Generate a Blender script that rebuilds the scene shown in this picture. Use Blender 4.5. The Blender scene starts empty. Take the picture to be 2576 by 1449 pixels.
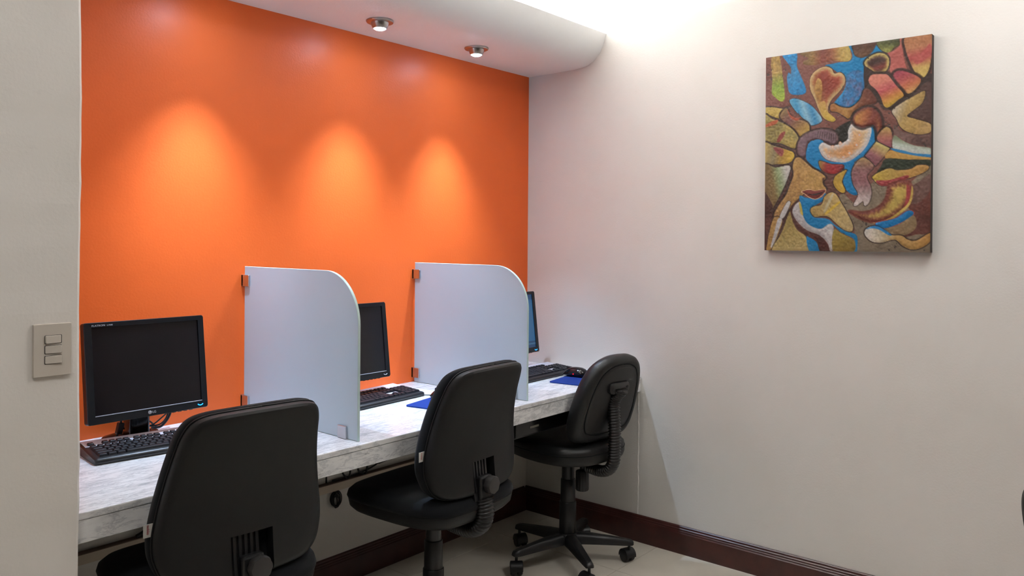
import bpy, bmesh, math, random
import numpy as np
from mathutils import Vector, Matrix
random.seed(7)
S = bpy.context.scene
COL = S.collection
PI = math.pi

# ------------------------------------------------------------------ camera
CAM = (-3.1694, -2.5467, 1.3674)
YAW, ROLL, FPX, PY, PITCH = 0.6966, 0.0075, 2009.5, -117.7, -0.002
F0 = Vector((math.cos(YAW), math.sin(YAW), 0)); R0 = Vector((math.sin(YAW), -math.cos(YAW), 0)); U0 = Vector((0, 0, 1))
Fv = F0 * math.cos(PITCH) + U0 * math.sin(PITCH)
Uv = U0 * math.cos(PITCH) - F0 * math.sin(PITCH)
Rr = R0 * math.cos(ROLL) + Uv * math.sin(ROLL)
Ur = Uv * math.cos(ROLL) - R0 * math.sin(ROLL)
cd = bpy.data.cameras.new('camera'); cam = bpy.data.objects.new('camera', cd); COL.objects.link(cam)
cam.matrix_world = Matrix(((Rr.x, Ur.x, -Fv.x, CAM[0]), (Rr.y, Ur.y, -Fv.y, CAM[1]), (Rr.z, Ur.z, -Fv.z, CAM[2]), (0, 0, 0, 1)))
cd.sensor_fit = 'HORIZONTAL'; cd.sensor_width = 36; cd.lens = FPX * 36 / 2576; cd.shift_y = PY / 2576
cd.clip_start = 0.02
S.camera = cam

# ------------------------------------------------------------------ world, exposure, light levels
w = bpy.data.worlds.new('world'); S.world = w; w.use_nodes = True
w.node_tree.nodes['Background'].inputs[0].default_value = (0.5, 0.5, 0.5, 1)
w.node_tree.nodes['Background'].inputs[1].default_value = 0.05
S.view_settings.view_transform = 'Standard'; S.view_settings.look = 'None'
S.view_settings.exposure = 1.0; S.view_settings.gamma = 1.0; S.view_settings.use_curve_mapping = False
SPOT_W = 28.0          # each recessed spot over the counter
BULB = 110.0            # glow of its bulb
COVE = 210.0            # emission of the tubes in the cove
FILL = 6.6            # emission of the unseen panels added as fill light
SPOT_COL = (0.55, 0.74, 1.0)
FILL_COL = (1.0, 0.99, 0.97)
COVE_COL = (1.0, 1.0, 0.97)

# ------------------------------------------------------------------ helpers
def lin(r, g, b):
    f = lambda c: (c / 12.92 if c <= 0.04045 else ((c + 0.055) / 1.055) ** 2.4)
    return (f(r / 255), f(g / 255), f(b / 255), 1)

MATS = {}
def mat(name, col, rough=0.5, metal=0.0, spec=0.5, bump=None, var=None, emit=None, coat=0.0):
    """bump=(scale,strength,dist)  var=(scale,amount)  emit=(colour,strength)"""
    m = bpy.data.materials.new(name); m.use_nodes = True
    nt = m.node_tree; b = nt.nodes['Principled BSDF']
    b.inputs['Base Color'].default_value = col; b.inputs['Roughness'].default_value = rough
    b.inputs['Metallic'].default_value = metal; b.inputs['Specular IOR Level'].default_value = spec
    b.inputs['Coat Weight'].default_value = coat
    tc = nt.nodes.new('ShaderNodeTexCoord')
    if var:
        n = nt.nodes.new('ShaderNodeTexNoise'); n.inputs['Scale'].default_value = var[0]; n.inputs['Detail'].default_value = 5
        nt.links.new(tc.outputs['Object'], n.inputs['Vector'])
        r = nt.nodes.new('ShaderNodeValToRGB')
        a = var[1]; r.color_ramp.elements[0].position = 0.3; r.color_ramp.elements[1].position = 0.7
        r.color_ramp.elements[0].color = (col[0] * (1 - a), col[1] * (1 - a), col[2] * (1 - a), 1)
        r.color_ramp.elements[1].color = (min(1, col[0] * (1 + a)), min(1, col[1] * (1 + a)), min(1, col[2] * (1 + a)), 1)
        nt.links.new(n.outputs['Fac'], r.inputs['Fac']); nt.links.new(r.outputs['Color'], b.inputs['Base Color'])
    if bump:
        n = nt.nodes.new('ShaderNodeTexNoise'); n.inputs['Scale'].default_value = bump[0]; n.inputs['Detail'].default_value = 4
        nt.links.new(tc.outputs['Object'], n.inputs['Vector'])
        bp = nt.nodes.new('ShaderNodeBump'); bp.inputs['Strength'].default_value = bump[1]; bp.inputs['Distance'].default_value = bump[2]
        nt.links.new(n.outputs['Fac'], bp.inputs['Height']); nt.links.new(bp.outputs['Normal'], b.inputs['Normal'])
    if emit:
        b.inputs['Emission Color'].default_value = emit[0]; b.inputs['Emission Strength'].default_value = emit[1]
    MATS[name] = m
    return m

def obj(name, data, m=None, parent=None, smooth=False):
    if isinstance(data, bmesh.types.BMesh):
        me = bpy.data.meshes.new(name)
        bmesh.ops.recalc_face_normals(data, faces=data.faces)
        data.to_mesh(me); data.free()
    else:
        me = data
    if m is not None and not me.materials: me.materials.append(m)
    if smooth:
        for p in me.polygons: p.use_smooth = True
    o = bpy.data.objects.new(name, me); COL.objects.link(o)
    if parent: o.parent = parent
    return o

def autosmooth(o, deg=35):
    me = o.data
    for p in me.polygons: p.use_smooth = True
    me.set_sharp_from_angle(angle=math.radians(deg))
    return o

def tag(o, label, cat, group=None):
    o['label'] = label; o['category'] = cat
    if group: o['group'] = group
    return o

def struct(o):
    o['kind'] = 'structure'; return o

def empty(name, loc, rz=0, rx=0):
    o = bpy.data.objects.new(name, None); COL.objects.link(o); o.location = loc; o.rotation_euler = (rx, 0, rz)
    o.empty_display_size = 0.1
    return o

def NB(): return bmesh.new()

def bx(bm, x0, x1, y0, y1, z0, z1, bev=0, seg=2):
    n0 = set(bm.verts)
    vs = [bm.verts.new((x, y, z)) for x in (x0, x1) for y in (y0, y1) for z in (z0, z1)]
    idx = [(0, 1, 3, 2), (4, 6, 7, 5), (0, 4, 5, 1), (2, 3, 7, 6), (0, 2, 6, 4), (1, 5, 7, 3)]
    fs = [bm.faces.new([vs[i] for i in f]) for f in idx]
    if bev:
        es = list({e for f in fs for e in f.edges})
        bmesh.ops.bevel(bm, geom=es, offset=bev, segments=seg, profile=0.5, affect='EDGES')
    return bm

def box(*a, **k): return bx(NB(), *a, **k)

def prism(bm, pts, fn, d0, d1):
    """pts: closed 2-D outline; fn(a,b,d)->xyz ; extruded from d0 to d1"""
    n = len(pts)
    A = [bm.verts.new(fn(a, b, d0)) for a, b in pts]; B = [bm.verts.new(fn(a, b, d1)) for a, b in pts]
    bm.faces.new(A[::-1]); bm.faces.new(B)
    for i in range(n):
        j = (i + 1) % n; bm.faces.new((A[i], A[j], B[j], B[i]))
    return bm

def rings_mesh(bm, rings, cap0=True, cap1=True):
    V = [[bm.verts.new(p) for p in r] for r in rings]
    n = len(V[0])
    for a, b in zip(V, V[1:]):
        for i in range(n):
            j = (i + 1) % n; bm.faces.new((a[i], a[j], b[j], b[i]))
    if cap0: bm.faces.new(V[0][::-1])
    if cap1: bm.faces.new(V[-1])
    return bm

def lathe(bm, prof, c=(0, 0, 0), n=24, axis='z', cap=True):
    rr = []
    for r, h in prof:
        ring = []
        for i in range(n):
            a = 2 * PI * i / n; x, y = r * math.cos(a), r * math.sin(a)
            p = (x, y, h) if axis == 'z' else ((x, h, y) if axis == 'y' else (h, x, y))
            ring.append((p[0] + c[0], p[1] + c[1], p[2] + c[2]))
        rr.append(ring)
    return rings_mesh(bm, rr, cap, cap)

def catmull(pts, k=6, closed=False):
    P = [Vector(p) for p in pts]; n = len(P); out = []
    rng = range(n) if closed else range(n - 1)
    for i in rng:
        if closed: p0, p1, p2, p3 = P[(i - 1) % n], P[i], P[(i + 1) % n], P[(i + 2) % n]
        else: p0, p1, p2, p3 = P[max(0, i - 1)], P[i], P[i + 1], P[min(n - 1, i + 2)]
        for s in range(k):
            t = s / k
            out.append(0.5 * ((2 * p1) + (p2 - p0) * t + (2 * p0 - 5 * p1 + 4 * p2 - p3) * t * t + (3 * p1 - p0 - 3 * p2 + p3) * t ** 3))
    if not closed: out.append(P[-1])
    return out

def tube(bm, pts, r, n=8, rfn=None, flat=(1, 1)):
    """sweep a circle along 3-D points with parallel transport"""
    P = [Vector(p) for p in pts]
    T = [(P[min(i + 1, len(P) - 1)] - P[max(i - 1, 0)]).normalized() for i in range(len(P))]
    up = Vector((1, 0, 0)) if abs(T[0].x) < 0.9 else Vector((0, 1, 0))
    N = (up - T[0] * up.dot(T[0])).normalized()
    rings = []
    for i, p in enumerate(P):
        N = (N - T[i] * N.dot(T[i])).normalized(); B = T[i].cross(N)
        ri = rfn(i) if rfn else r
        rings.append([p + N * (ri * flat[0] * math.cos(2 * PI * k / n)) + B * (ri * flat[1] * math.sin(2 * PI * k / n)) for k in range(n)])
    return rings_mesh(bm, rings)

def bellows(bm, path, r, pitch=0.0085, amp=0.0028, n=16, flat=(1, 1), sq=False):
    P = catmull(path, 40)
    L = [0]
    for a, b in zip(P, P[1:]): L.append(L[-1] + (b - a).length)
    tot = L[-1]; m = int(tot / (pitch / 4)); Q = []; j = 0
    for k in range(m + 1):
        d = tot * k / m
        while j < len(L) - 2 and L[j + 1] < d: j += 1
        t = (d - L[j]) / max(1e-9, L[j + 1] - L[j]); Q.append(P[j].lerp(P[j + 1], t))
    return tube(bm, Q, r, n=n, rfn=lambda i: r + amp * math.cos(i * PI / 2), flat=flat)

def pad(bm, outline, rings, fn):
    """outline: closed 2-D list; rings: (scale, depth) from one centre over the rim to the other centre"""
    cx = sum(p[0] for p in outline) / len(outline); cy = sum(p[1] for p in outline) / len(outline)
    rr = []
    for s, d in rings:
        rr.append([fn(cx + (p[0] - cx) * s, cy + (p[1] - cy) * s, d) for p in outline])
    V = [[bm.verts.new(p) for p in r] for r in rr]; n = len(outline)
    for a, b in zip(V, V[1:]):
        for i in range(n):
            j = (i + 1) % n; bm.faces.new((a[i], a[j], b[j], b[i]))
    for ring, d in ((V[0], rings[0][1]), (V[-1], rings[-1][1])):
        c = bm.verts.new(fn(cx, cy, d))
        for i in range(n): bm.faces.new((ring[i], ring[(i + 1) % n], c))
    return bm

def baked(o):
    """apply modifiers of an object into plain mesh data"""
    dg = bpy.context.evaluated_depsgraph_get()
    me = bpy.data.meshes.new_from_object(o.evaluated_get(dg))
    old = o.data; o.modifiers.clear(); o.data = me
    return o

def text_mesh(s, size, extr=0.0003, align='LEFT'):
    cu = bpy.data.curves.new('text', 'FONT'); cu.body = s; cu.size = size; cu.extrude = extr; cu.align_x = align; cu.resolution_u = 3
    t = bpy.data.objects.new('text', cu); COL.objects.link(t)
    dg = bpy.context.evaluated_depsgraph_get()
    me = bpy.data.meshes.new_from_object(t.evaluated_get(dg))
    bpy.data.objects.remove(t); bpy.data.curves.remove(cu)
    return me

def rrect(w, h, r, n=5, cx=0, cy=0):
    out = []
    for sx, sy, a0 in ((1, 1, 0), (-1, 1, 90), (-1, -1, 180), (1, -1, 270)):
        for k in range(n + 1):
            a = math.radians(a0 + 90 * k / n)
            out.append((cx + sx * (w / 2 - r) + r * math.cos(a), cy + sy * (h / 2 - r) + r * math.sin(a)))
    return out

# ------------------------------------------------------------------ materials
def wall_paint(name, col, smudge=0.10, rough=0.55):
    m = mat(name, col, rough, spec=0.35)
    nt = m.node_tree; b = nt.nodes['Principled BSDF']
    tc = nt.nodes.new('ShaderNodeTexCoord')
    n1 = nt.nodes.new('ShaderNodeTexNoise'); n1.inputs['Scale'].default_value = 1.7; n1.inputs['Detail'].default_value = 6; n1.inputs['Roughness'].default_value = 0.55
    n2 = nt.nodes.new('ShaderNodeTexNoise'); n2.inputs['Scale'].default_value = 9; n2.inputs['Detail'].default_value = 8; n2.inputs['Roughness'].default_value = 0.7
    mp = nt.nodes.new('ShaderNodeMapping'); mp.inputs['Scale'].default_value = (1, 0.6, 2.4)
    nt.links.new(tc.outputs['Object'], n1.inputs['Vector']); nt.links.new(tc.outputs['Object'], mp.inputs['Vector']); nt.links.new(mp.outputs['Vector'], n2.inputs['Vector'])
    r1 = nt.nodes.new('ShaderNodeValToRGB'); e = r1.color_ramp.elements
    e[0].position = 0.35; e[1].position = 0.65
    e[0].color = (col[0] * 0.96, col[1] * 0.955, col[2] * 0.94, 1); e[1].color = col
    r2 = nt.nodes.new('ShaderNodeValToRGB'); e = r2.color_ramp.elements
    e[0].position = 0.64; e[1].position = 0.80; e[0].color = (0, 0, 0, 1); e[1].color = (smudge, smudge, smudge, 1)
    mx = nt.nodes.new('ShaderNodeMixRGB'); mx.inputs[2].default_value = (col[0] * 0.45, col[1] * 0.42, col[2] * 0.40, 1)
    nt.links.new(n1.outputs['Fac'], r1.inputs['Fac']); nt.links.new(n2.outputs['Fac'], r2.inputs['Fac'])
    nt.links.new(r2.outputs['Color'], mx.inputs[0]); nt.links.new(r1.outputs['Color'], mx.inputs[1]); nt.links.new(mx.outputs[0], b.inputs['Base Color'])
    n3 = nt.nodes.new('ShaderNodeTexNoise'); n3.inputs['Scale'].default_value = 130; n3.inputs['Detail'].default_value = 3
    nt.links.new(tc.outputs['Object'], n3.inputs['Vector'])
    bp = nt.nodes.new('ShaderNodeBump'); bp.inputs['Strength'].default_value = 0.22; bp.inputs['Distance'].default_value = 0.002
    nt.links.new(n3.outputs['Fac'], bp.inputs['Height']); nt.links.new(bp.outputs['Normal'], b.inputs['Normal'])
    return m

M_CREAM = wall_paint('cream paint', lin(228, 225, 221), 0.22)
M_PILLAR = wall_paint('pillar paint', lin(236, 231, 225), 0.25)
M_TAUPE = wall_paint('bounce-cutting taupe paint', lin(138, 128, 116), 0.1)  # unseen walls, made darker to cut bounce light from behind the camera
M_WHITE = wall_paint('white ceiling paint', lin(243, 243, 243), 0.0)
M_ORANGE = wall_paint('orange paint', lin(234, 104, 42), 0.0, rough=0.42)
M_WOOD = mat('dark mahogany baseboard', lin(64, 30, 26), 0.32, bump=(60, 0.1, 0.001), var=(14, 0.25))
M_TILE = mat('light porcelain tile', lin(206, 199, 186), 0.28, var=(6, 0.06))
M_GROUT = mat('grey grout', lin(150, 143, 132), 0.9)

def marble():
    m = mat('white grey veined marble', (0.8, 0.8, 0.8, 1), 0.18, spec=0.5)
    nt = m.node_tree; b = nt.nodes['Principled BSDF']
    tc = nt.nodes.new('ShaderNodeTexCoord'); mp = nt.nodes.new('ShaderNodeMapping')
    mp.inputs['Rotation'].default_value = (0.5, 0.7, 0.6); mp.inputs['Scale'].default_value = (0.9, 3.6, 2.6)
    nt.links.new(tc.outputs['Object'], mp.inputs['Vector'])
    def noise(sc, det, rough, dist):
        n = nt.nodes.new('ShaderNodeTexNoise'); n.inputs['Scale'].default_value = sc; n.inputs['Detail'].default_value = det
        n.inputs['Roughness'].default_value = rough; n.inputs['Distortion'].default_value = dist
        nt.links.new(mp.outputs['Vector'], n.inputs['Vector']); return n
    def ramp(n, els):
        r = nt.nodes.new('ShaderNodeValToRGB'); cr = r.color_ramp
        while len(cr.elements) < len(els): cr.elements.new(0.5)
        for e, (p, c) in zip(cr.elements, els): e.position = p; e.color = (c[0], c[1], c[2], 1)
        nt.links.new(n.outputs['Fac'], r.inputs['Fac']); return r
    W = (0.82, 0.82, 0.82); G = (0.60, 0.61, 0.62); D = (0.30, 0.31, 0.33); K = (1, 1, 1)
    a = ramp(noise(7, 8, 0.66, 0.3), [(0.30, (0.48, 0.49, 0.50)), (0.42, (0.70, 0.70, 0.71)), (0.52, W), (0.75, (0.85, 0.85, 0.85))])
    v = ramp(noise(13, 9, 0.7, 0.6), [(0.45, K), (0.49, (0.70, 0.71, 0.73)), (0.505, (0.60, 0.61, 0.64)), (0.55, K)])
    s = ramp(noise(34, 6, 0.6, 0.2), [(0.28, (0.55, 0.55, 0.58)), (0.38, K), (0.6, K), (1, K)])
    m1 = nt.nodes.new('ShaderNodeMixRGB'); m1.blend_type = 'MULTIPLY'; m1.inputs[0].default_value = 0.75
    m2 = nt.nodes.new('ShaderNodeMixRGB'); m2.blend_type = 'MULTIPLY'; m2.inputs[0].default_value = 0.8
    nt.links.new(a.outputs[0], m1.inputs[1]); nt.links.new(v.outputs[0], m1.inputs[2])
    nt.links.new(m1.outputs[0], m2.inputs[1]); nt.links.new(s.outputs[0], m2.inputs[2]); nt.links.new(m2.outputs[0], b.inputs['Base Color'])
    return m
M_MARBLE = marble()

def frosted():
    m = bpy.data.materials.new('frosted glass'); m.use_nodes = True; nt = m.node_tree; nt.nodes.clear()
    out = nt.nodes.new('ShaderNodeOutputMaterial')
    d = nt.nodes.new('ShaderNodeBsdfDiffuse'); d.inputs[0].default_value = (0.72, 0.81, 0.88, 1)
    t = nt.nodes.new('ShaderNodeBsdfTranslucent'); t.inputs[0].default_value = (0.78, 0.88, 0.94, 1)
    g = nt.nodes.new('ShaderNodeBsdfGlossy'); g.inputs['Roughness'].default_value = 0.35
    m1 = nt.nodes.new('ShaderNodeMixShader'); m1.inputs[0].default_value = 0.5
    fr = nt.nodes.new('ShaderNodeFresnel'); fr.inputs[0].default_value = 1.45
    m2 = nt.nodes.new('ShaderNodeMixShader')
    nt.links.new(d.outputs[0], m1.inputs[1]); nt.links.new(t.outputs[0], m1.inputs[2])
    nt.links.new(fr.outputs[0], m2.inputs[0]); nt.links.new(m1.outputs[0], m2.inputs[1]); nt.links.new(g.outputs[0], m2.inputs[2])
    nt.links.new(m2.outputs[0], out.inputs[0])
    return m
M_GLASS = frosted()
M_GLASSEDGE = mat('polished glass edge', (0.55, 0.70, 0.68, 1), 0.12, spec=0.6)
M_CHROME = mat('brushed steel', (0.60, 0.60, 0.62, 1), 0.28, metal=1.0)
M_BLACKP = mat('black plastic', lin(24, 24, 26), 0.38, spec=0.5, bump=(400, 0.05, 0.0005))
M_BEZEL = mat('dark bezel plastic', lin(14, 16, 21), 0.32, spec=0.45)
M_BLACKG = mat('glossy black plastic', lin(14, 14, 17), 0.14, spec=0.5)
M_SHELL = mat('dark grey chair shell', lin(20, 20, 21), 0.55, spec=0.35, bump=(500, 0.08, 0.0006))
M_KNOB = mat('grey knob plastic', lin(52, 50, 50), 0.5)
M_FABRIC = mat('black upholstery fabric', lin(17, 19, 22), 0.9, spec=0.2, bump=(700, 0.2, 0.0008))
M_FABRIC.node_tree.nodes['Principled BSDF'].inputs['Sheen Weight'].default_value = 0.04
M_LEATHER = mat('black leatherette', lin(19, 19, 20), 0.46, spec=0.45, bump=(300, 0.12, 0.0008))
M_RUBBER = mat('black rubber bellows', lin(17, 17, 18), 0.35)
M_SCREEN = mat('dark switched-off screen', lin(24, 20, 22), 0.16, spec=0.4)
M_KEY = mat('black keycap', lin(25, 25, 30), 0.45, spec=0.35)
M_SILVER = mat('silver grey plastic', lin(186, 186, 196), 0.35)
M_TEXT = mat('light grey print', lin(196, 196, 202), 0.4)
M_BLUELED = mat('blue power light', lin(20, 110, 255), 0.4, emit=(lin(20, 130, 255), 2.2))
M_BLUEPAD = mat('blue mouse pad cloth', lin(20, 50, 125), 0.85, spec=0.2, bump=(900, 0.15, 0.0005))
M_PLATE = mat('beige switch plate', lin(206, 197, 186), 0.42)
M_CABLE = mat('black cable', lin(16, 16, 18), 0.45)
M_TRUNK = mat('beige cable trunking', lin(205, 190, 172), 0.5)
M_TRUNKTOP = mat('brown trunking lid', lin(92, 70, 56), 0.6)
M_STICKER = mat('grey sticker', lin(120, 116, 108), 0.6)
M_TAG = mat('white woven tag', lin(205, 203, 196), 0.8)
M_RED = mat('red print', lin(170, 40, 60), 0.7)
M_REDLED = mat('red sensor glow', lin(200, 10, 30), 0.3, emit=(lin(255, 15, 40), 0.25))
M_TRIM = mat('lamp trim steel', (0.50, 0.48, 0.48, 1), 0.3, metal=1.0)
M_BULB = mat('lit lamp', (1, 1, 1, 1), 0.4, emit=((SPOT_COL[0], SPOT_COL[1], SPOT_COL[2], 1), BULB))
M_COVE = mat('lit cove tube', (1, 1, 1, 1), 0.4, emit=((COVE_COL[0], COVE_COL[1], COVE_COL[2], 1), COVE))
M_FILL = mat('added fill glow', (1, 1, 1, 1), 0.4, emit=((FILL_COL[0], FILL_COL[1], FILL_COL[2], 1), FILL))  # glow of the added fill panels
M_CANVASEDGE = mat('dark painted canvas edge', lin(52, 40, 34), 0.7)

# ------------------------------------------------------------------ the room
XP, YP = -2.433, -0.70      # corner of the projecting wall at the left
XW, YF = -5.6, -5.4         # hidden far walls
ZC, ZS = 2.74, 2.193        # ceiling, soffit underside
CT, CD = 0.75, 0.668        # counter top height and depth
fl = struct(obj('floor', box(XW, 0.1, YF, 0.1, -0.12, -0.006), M_GROUT))
tile_me = {}
TS = 0.60
xs = [-0.35 + TS * k for k in range(-10, 2)]; ys = [-0.165 + TS * k for k in range(-10, 2)]
for i in range(len(xs) - 1):
    for j in range(len(ys) - 1):
        x0, x1 = max(xs[i], XW), min(xs[i + 1], 0.0); y0, y1 = max(ys[j], YF), min(ys[j + 1], 0.0)
        if x1 - x0 < 0.02 or y1 - y0 < 0.02: continue
        key = (round(x1 - x0, 3), round(y1 - y0, 3))
        if key not in tile_me:
            o = obj('tile', box(0.001, key[0] - 0.001, 0.001, key[1] - 0.001, -0.01, 0.0, bev=0.0007, seg=1), M_TILE, fl); tile_me[key] = o.data
        else:
            o = obj('tile', tile_me[key], None, fl)
        o.location = (x0, y0, 0)
struct(obj('ceiling', box(XW, 0.1, YF, 0.1, ZC, ZC + 0.1), M_WHITE))
struct(obj('wall_back', box(XP, 0.0, 0.0, 0.1, CT - 0.01, ZS + 0.01), M_ORANGE))
struct(obj('wall_lower', box(XP, 0.0, 0.0, 0.1, -0.05, CT - 0.01), M_CREAM))
struct(obj('wall_upper', box(XP, 0.0, 0.0, 0.1, ZS + 0.01, ZC), M_WHITE))
wr = struct(obj('wall_right', box(0.0, 0.1, YF, 0.1, -0.05, ZC), M_CREAM))
def pillar():
    bm = NB()
    n = 60; pts = [(XW, 0.1), (XW, YP)]
    # slightly wavy plaster arris along the height
    rng = random.Random(3); rings = []
    for k in range(n + 1):
        z = -0.05 + (ZC + 0.05) * k / n
        a = 0.0018 * math.sin(z * 9) + rng.uniform(-0.0012, 0.0012); b = rng.uniform(-0.0008, 0.0008)
        rings.append([(XW, 0.1, z), (XW, YP, z), (XP - 0.006 + a, YP + b, z), (XP + a, YP + 0.005, z), (XP, YP + 0.02, z), (XP, 0.1, z)])
    return rings_mesh(bm, rings)
struct(obj('wall_left', pillar(), M_PILLAR))
struct(obj('wall_front', box(XW, 0.1, YF - 0.1, YF, -0.05, ZC), M_TAUPE))
struct(obj('wall_west', box(XW - 0.1, XW, YF, 0.1, -0.05, ZC), M_TAUPE))
# plaster ridge on the right wall under the counter end
bm = NB(); rng = random.Random(5); rings = []
for k in range(41):
    z = 0.12 + (CT - 0.07 - 0.12) * k / 40; d = rng.uniform(0.0012, 0.003); o_ = rng.uniform(-0.0015, 0.0015)
    rings.append([(0.002, -0.649 + o_, z), (-d, -0.653 + o_, z), (-d, -0.657 + o_, z), (0.002, -0.662 + o_, z)])
obj('plaster_seam', rings_mesh(bm, rings), M_CREAM, wr)

# soffit over the counter
prof = [(0.0, 2.193), (-0.10, 2.193), (-0.20, 2.193), (-0.28, 2.194), (-0.325, 2.197), (-0.36, 2.204), (-0.39, 2.218), (-0.415, 2.238), (-0.435, 2.263),
        (-0.449, 2.29), (-0.458, 2.315), (-0.465, 2.341), (-0.447, 2.341), (-0.43, 2.30), (0.0, 2.30)]
bm = NB(); prism(bm, prof, lambda a, b, d: (d, a, b), XP, 0.0)
struct(autosmooth(obj('ceiling_soffit', bm, M_WHITE), 30))

# baseboards: stepped moulding extruded along the walls
BBP = [(0, 0), (0.018, 0), (0.018, 0.088), (0.015, 0.092), (0.015, 0.097), (0.0125, 0.100), (0.0125, 0.106), (0.009, 0.109), (0.008, 0.115), (0.004, 0.1188), (0, 0.1188)]
bm = NB(); prism(bm, BBP, lambda a, b, d: (-a, d, b), YF, -0.002); struct(obj('baseboard_right', bm, M_WOOD))
bm = NB(); prism(bm, BBP, lambda a, b, d: (d, -a, b), XP, -0.019); struct(obj('baseboard_back', bm, M_WOOD))
bm = NB(); prism(bm, BBP, lambda a, b, d: (d, YP - a, b), XW, XP); struct(obj('baseboard_left', bm, M_WOOD))

# ------------------------------------------------------------------ lamps
def downlight(x, y, label):
    t = empty('downlight', (x, y, ZS))
    tag(t, label, 'downlight', 'recessed spots in the soffit')
    bm = NB(); lathe(bm, [(0.030, 0.0), (0.052, 0.0), (0.0525, -0.003), (0.050, -0.007), (0.032, -0.008), (0.030, -0.006)], n=36, cap=False)
    autosmooth(obj('trim_ring', bm, M_TRIM, t), 40)
    bm = NB(); lathe(bm, [(0.034, -0.006), (0.033, -0.014), (0.029, -0.024), (0.0255, -0.030), (0.0235, -0.030), (0.0235, -0.024)], n=32, cap=False)
    autosmooth(obj('lamp_holder', bm, M_TRIM, t), 40)
    bm = NB(); lathe(bm, [(0.0235, -0.0255), (0.0225, -0.030), (0.017, -0.0335), (0.009, -0.0355), (0.001, -0.036)], n=24)
    obj('lamp_lens', bm, M_BULB, t, smooth=True)
    for wt, size, tilt in ((SPOT_W * 1.12, 45, 7), (SPOT_W * 0.95, 70, 0)):       # beam (eyeball turned to the wall) and spill of the reflector
        ld = bpy.data.lights.new('spot', 'SPOT'); ld.energy = wt; ld.color = SPOT_COL; ld.spot_size = math.radians(size); ld.spot_blend = 1.0 if tilt else 0.65
        ld.shadow_soft_size = 0.012
        l = bpy.data.objects.new('spot_light', ld); COL.objects.link(l); l.parent = t; l.location = (0, 0, -0.040); l.rotation_euler = (math.radians(tilt), 0, 0)
    return t
downlight(-1.805, -0.213, 'recessed spot lamp in the soffit nearest the light switch wall')
downlight(-1.170, -0.213, 'lit recessed spot lamp left of the other one in view')
downlight(-0.626, -0.211, 'lit recessed spot lamp nearest the corner with the painting wall')
# cove tubes lying on the soffit
for k in range(2):
    x0 = -2.40 + k * 1.19
    t = empty('cove_tube_light', (x0 + 0.58, -0.24, 2.30))
    tag(t, 'tube lamp lying hidden on top of the soffit, %s half' % ('left' if k == 0 else 'right'), 'tube light', 'cove tubes')
    obj('batten', box(-0.575, 0.575, -0.02, 0.02, 0.0, 0.012), M_WHITE, t)
    bm = NB(); lathe(bm, [(0.009, -0.565), (0.009, 0.565)], c=(0, 0, 0.022), axis='x', n=12); obj('tube', bm, M_COVE, t, smooth=True)
# square fill panels, added out of view at the ceiling to brighten the walls
for k, (x, y) in enumerate(((-3.3, -2.0), (-0.75, -2.3))):
    t = empty('fill_panel', (x, y, ZC))
    tag(t, 'unseen square fill panel added %s' % ('near the light switch wall', 'near the painting wall')[k], 'fill light', 'added fill panels')
    bm = NB(); bx(bm, -0.31, 0.31, -0.31, -0.29, -0.02, 0); bx(bm, -0.31, 0.31, 0.29, 0.31, -0.02, 0); bx(bm, -0.31, -0.29, -0.29, 0.29, -0.02, 0); bx(bm, 0.29, 0.31, -0.29, 0.29, -0.02, 0)
    obj('frame', bm, M_WHITE, t)
    obj('diffuser', box(-0.29, 0.29, -0.29, 0.29, -0.012, -0.004), M_FILL, t)

# ------------------------------------------------------------------ marble counter
t = empty('marble_counter', ((XP) / 2, -CD / 2, CT)); tag(t, 'long white marble counter with grey veins below the orange wall', 'counter')
bm = box(XP, 0.0, -CD, 0.0, CT - 0.018, CT, bev=0.003); o = obj('slab', bm, M_MARBLE, t)
o.matrix_parent_inverse = Matrix.Translation(-Vector(t.location))
bm = box(XP, 0.0, -CD + 0.0015, -CD + 0.022, CT - 0.070, CT - 0.0185, bev=0.001, seg=1); o = obj('apron', bm, M_MARBLE, t)
o.matrix_parent_inverse = Matrix.Translation(-Vector(t.location))

# ------------------------------------------------------------------ glass dividers
def divider(x, label):
    t = empty('glass_divider', (x, 0, CT)); tag(t, label, 'divider', 'frosted dividers on the counter')
    H, D, Rd = 0.516, 0.636, 0.165
    pts = [(-0.010, 0.001), (-0.010, H)]
    for k in range(17):
        a = math.radians(90 * k / 16); pts.append((-D + Rd - Rd * math.sin(a), H - Rd + Rd * math.cos(a)))
    pts.append((-D, 0.001))
    bm = NB(); prism(bm, pts, lambda a, b, d: (d, a, b), -0.005, 0.005)
    bmesh.ops.recalc_face_normals(bm, faces=bm.faces)
    caps = [f for f in bm.faces if abs(f.normal.x) > 0.9]
    es = {e for f in caps for e in f.edges}
    bmesh.ops.bevel(bm, geom=list(es), offset=0.0013, segments=1, affect='EDGES')
    p = obj('panel', bm, M_GLASS, t)
    p.data.materials.append(M_GLASSEDGE)
    for f in p.data.polygons:
        if abs(f.normal.x) < 0.9: f.material_index = 1
    for (y0, y1, z0, z1) in ((-0.046, -0.0005, 0.446, 0.486), (-0.046, -0.0005, 0.020, 0.062)):
        bm = NB(); bx(bm, -0.012, -0.0056, y0, y1, z0, z1, bev=0.0012, seg=1); bx(bm, 0.0056, 0.012, y0, y1, z0, z1, bev=0.0012, seg=1); bx(bm, -0.012, 0.012, -0.009, -0.0005, z0, z1)
        obj('wall_clip', bm, M_CHROME, t)
    bm = NB(); bx(bm, -0.012, -0.0056, -0.588, -0.546, 0.001, 0.040, bev=0.0012, seg=1); bx(bm, 0.0056, 0.012, -0.588, -0.546, 0.001, 0.040, bev=0.0012, seg=1)
    obj('counter_clip', bm, M_CHROME, t)
divider(-1.604, 'frosted glass divider between the first two screens, nearest the light switch')
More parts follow.
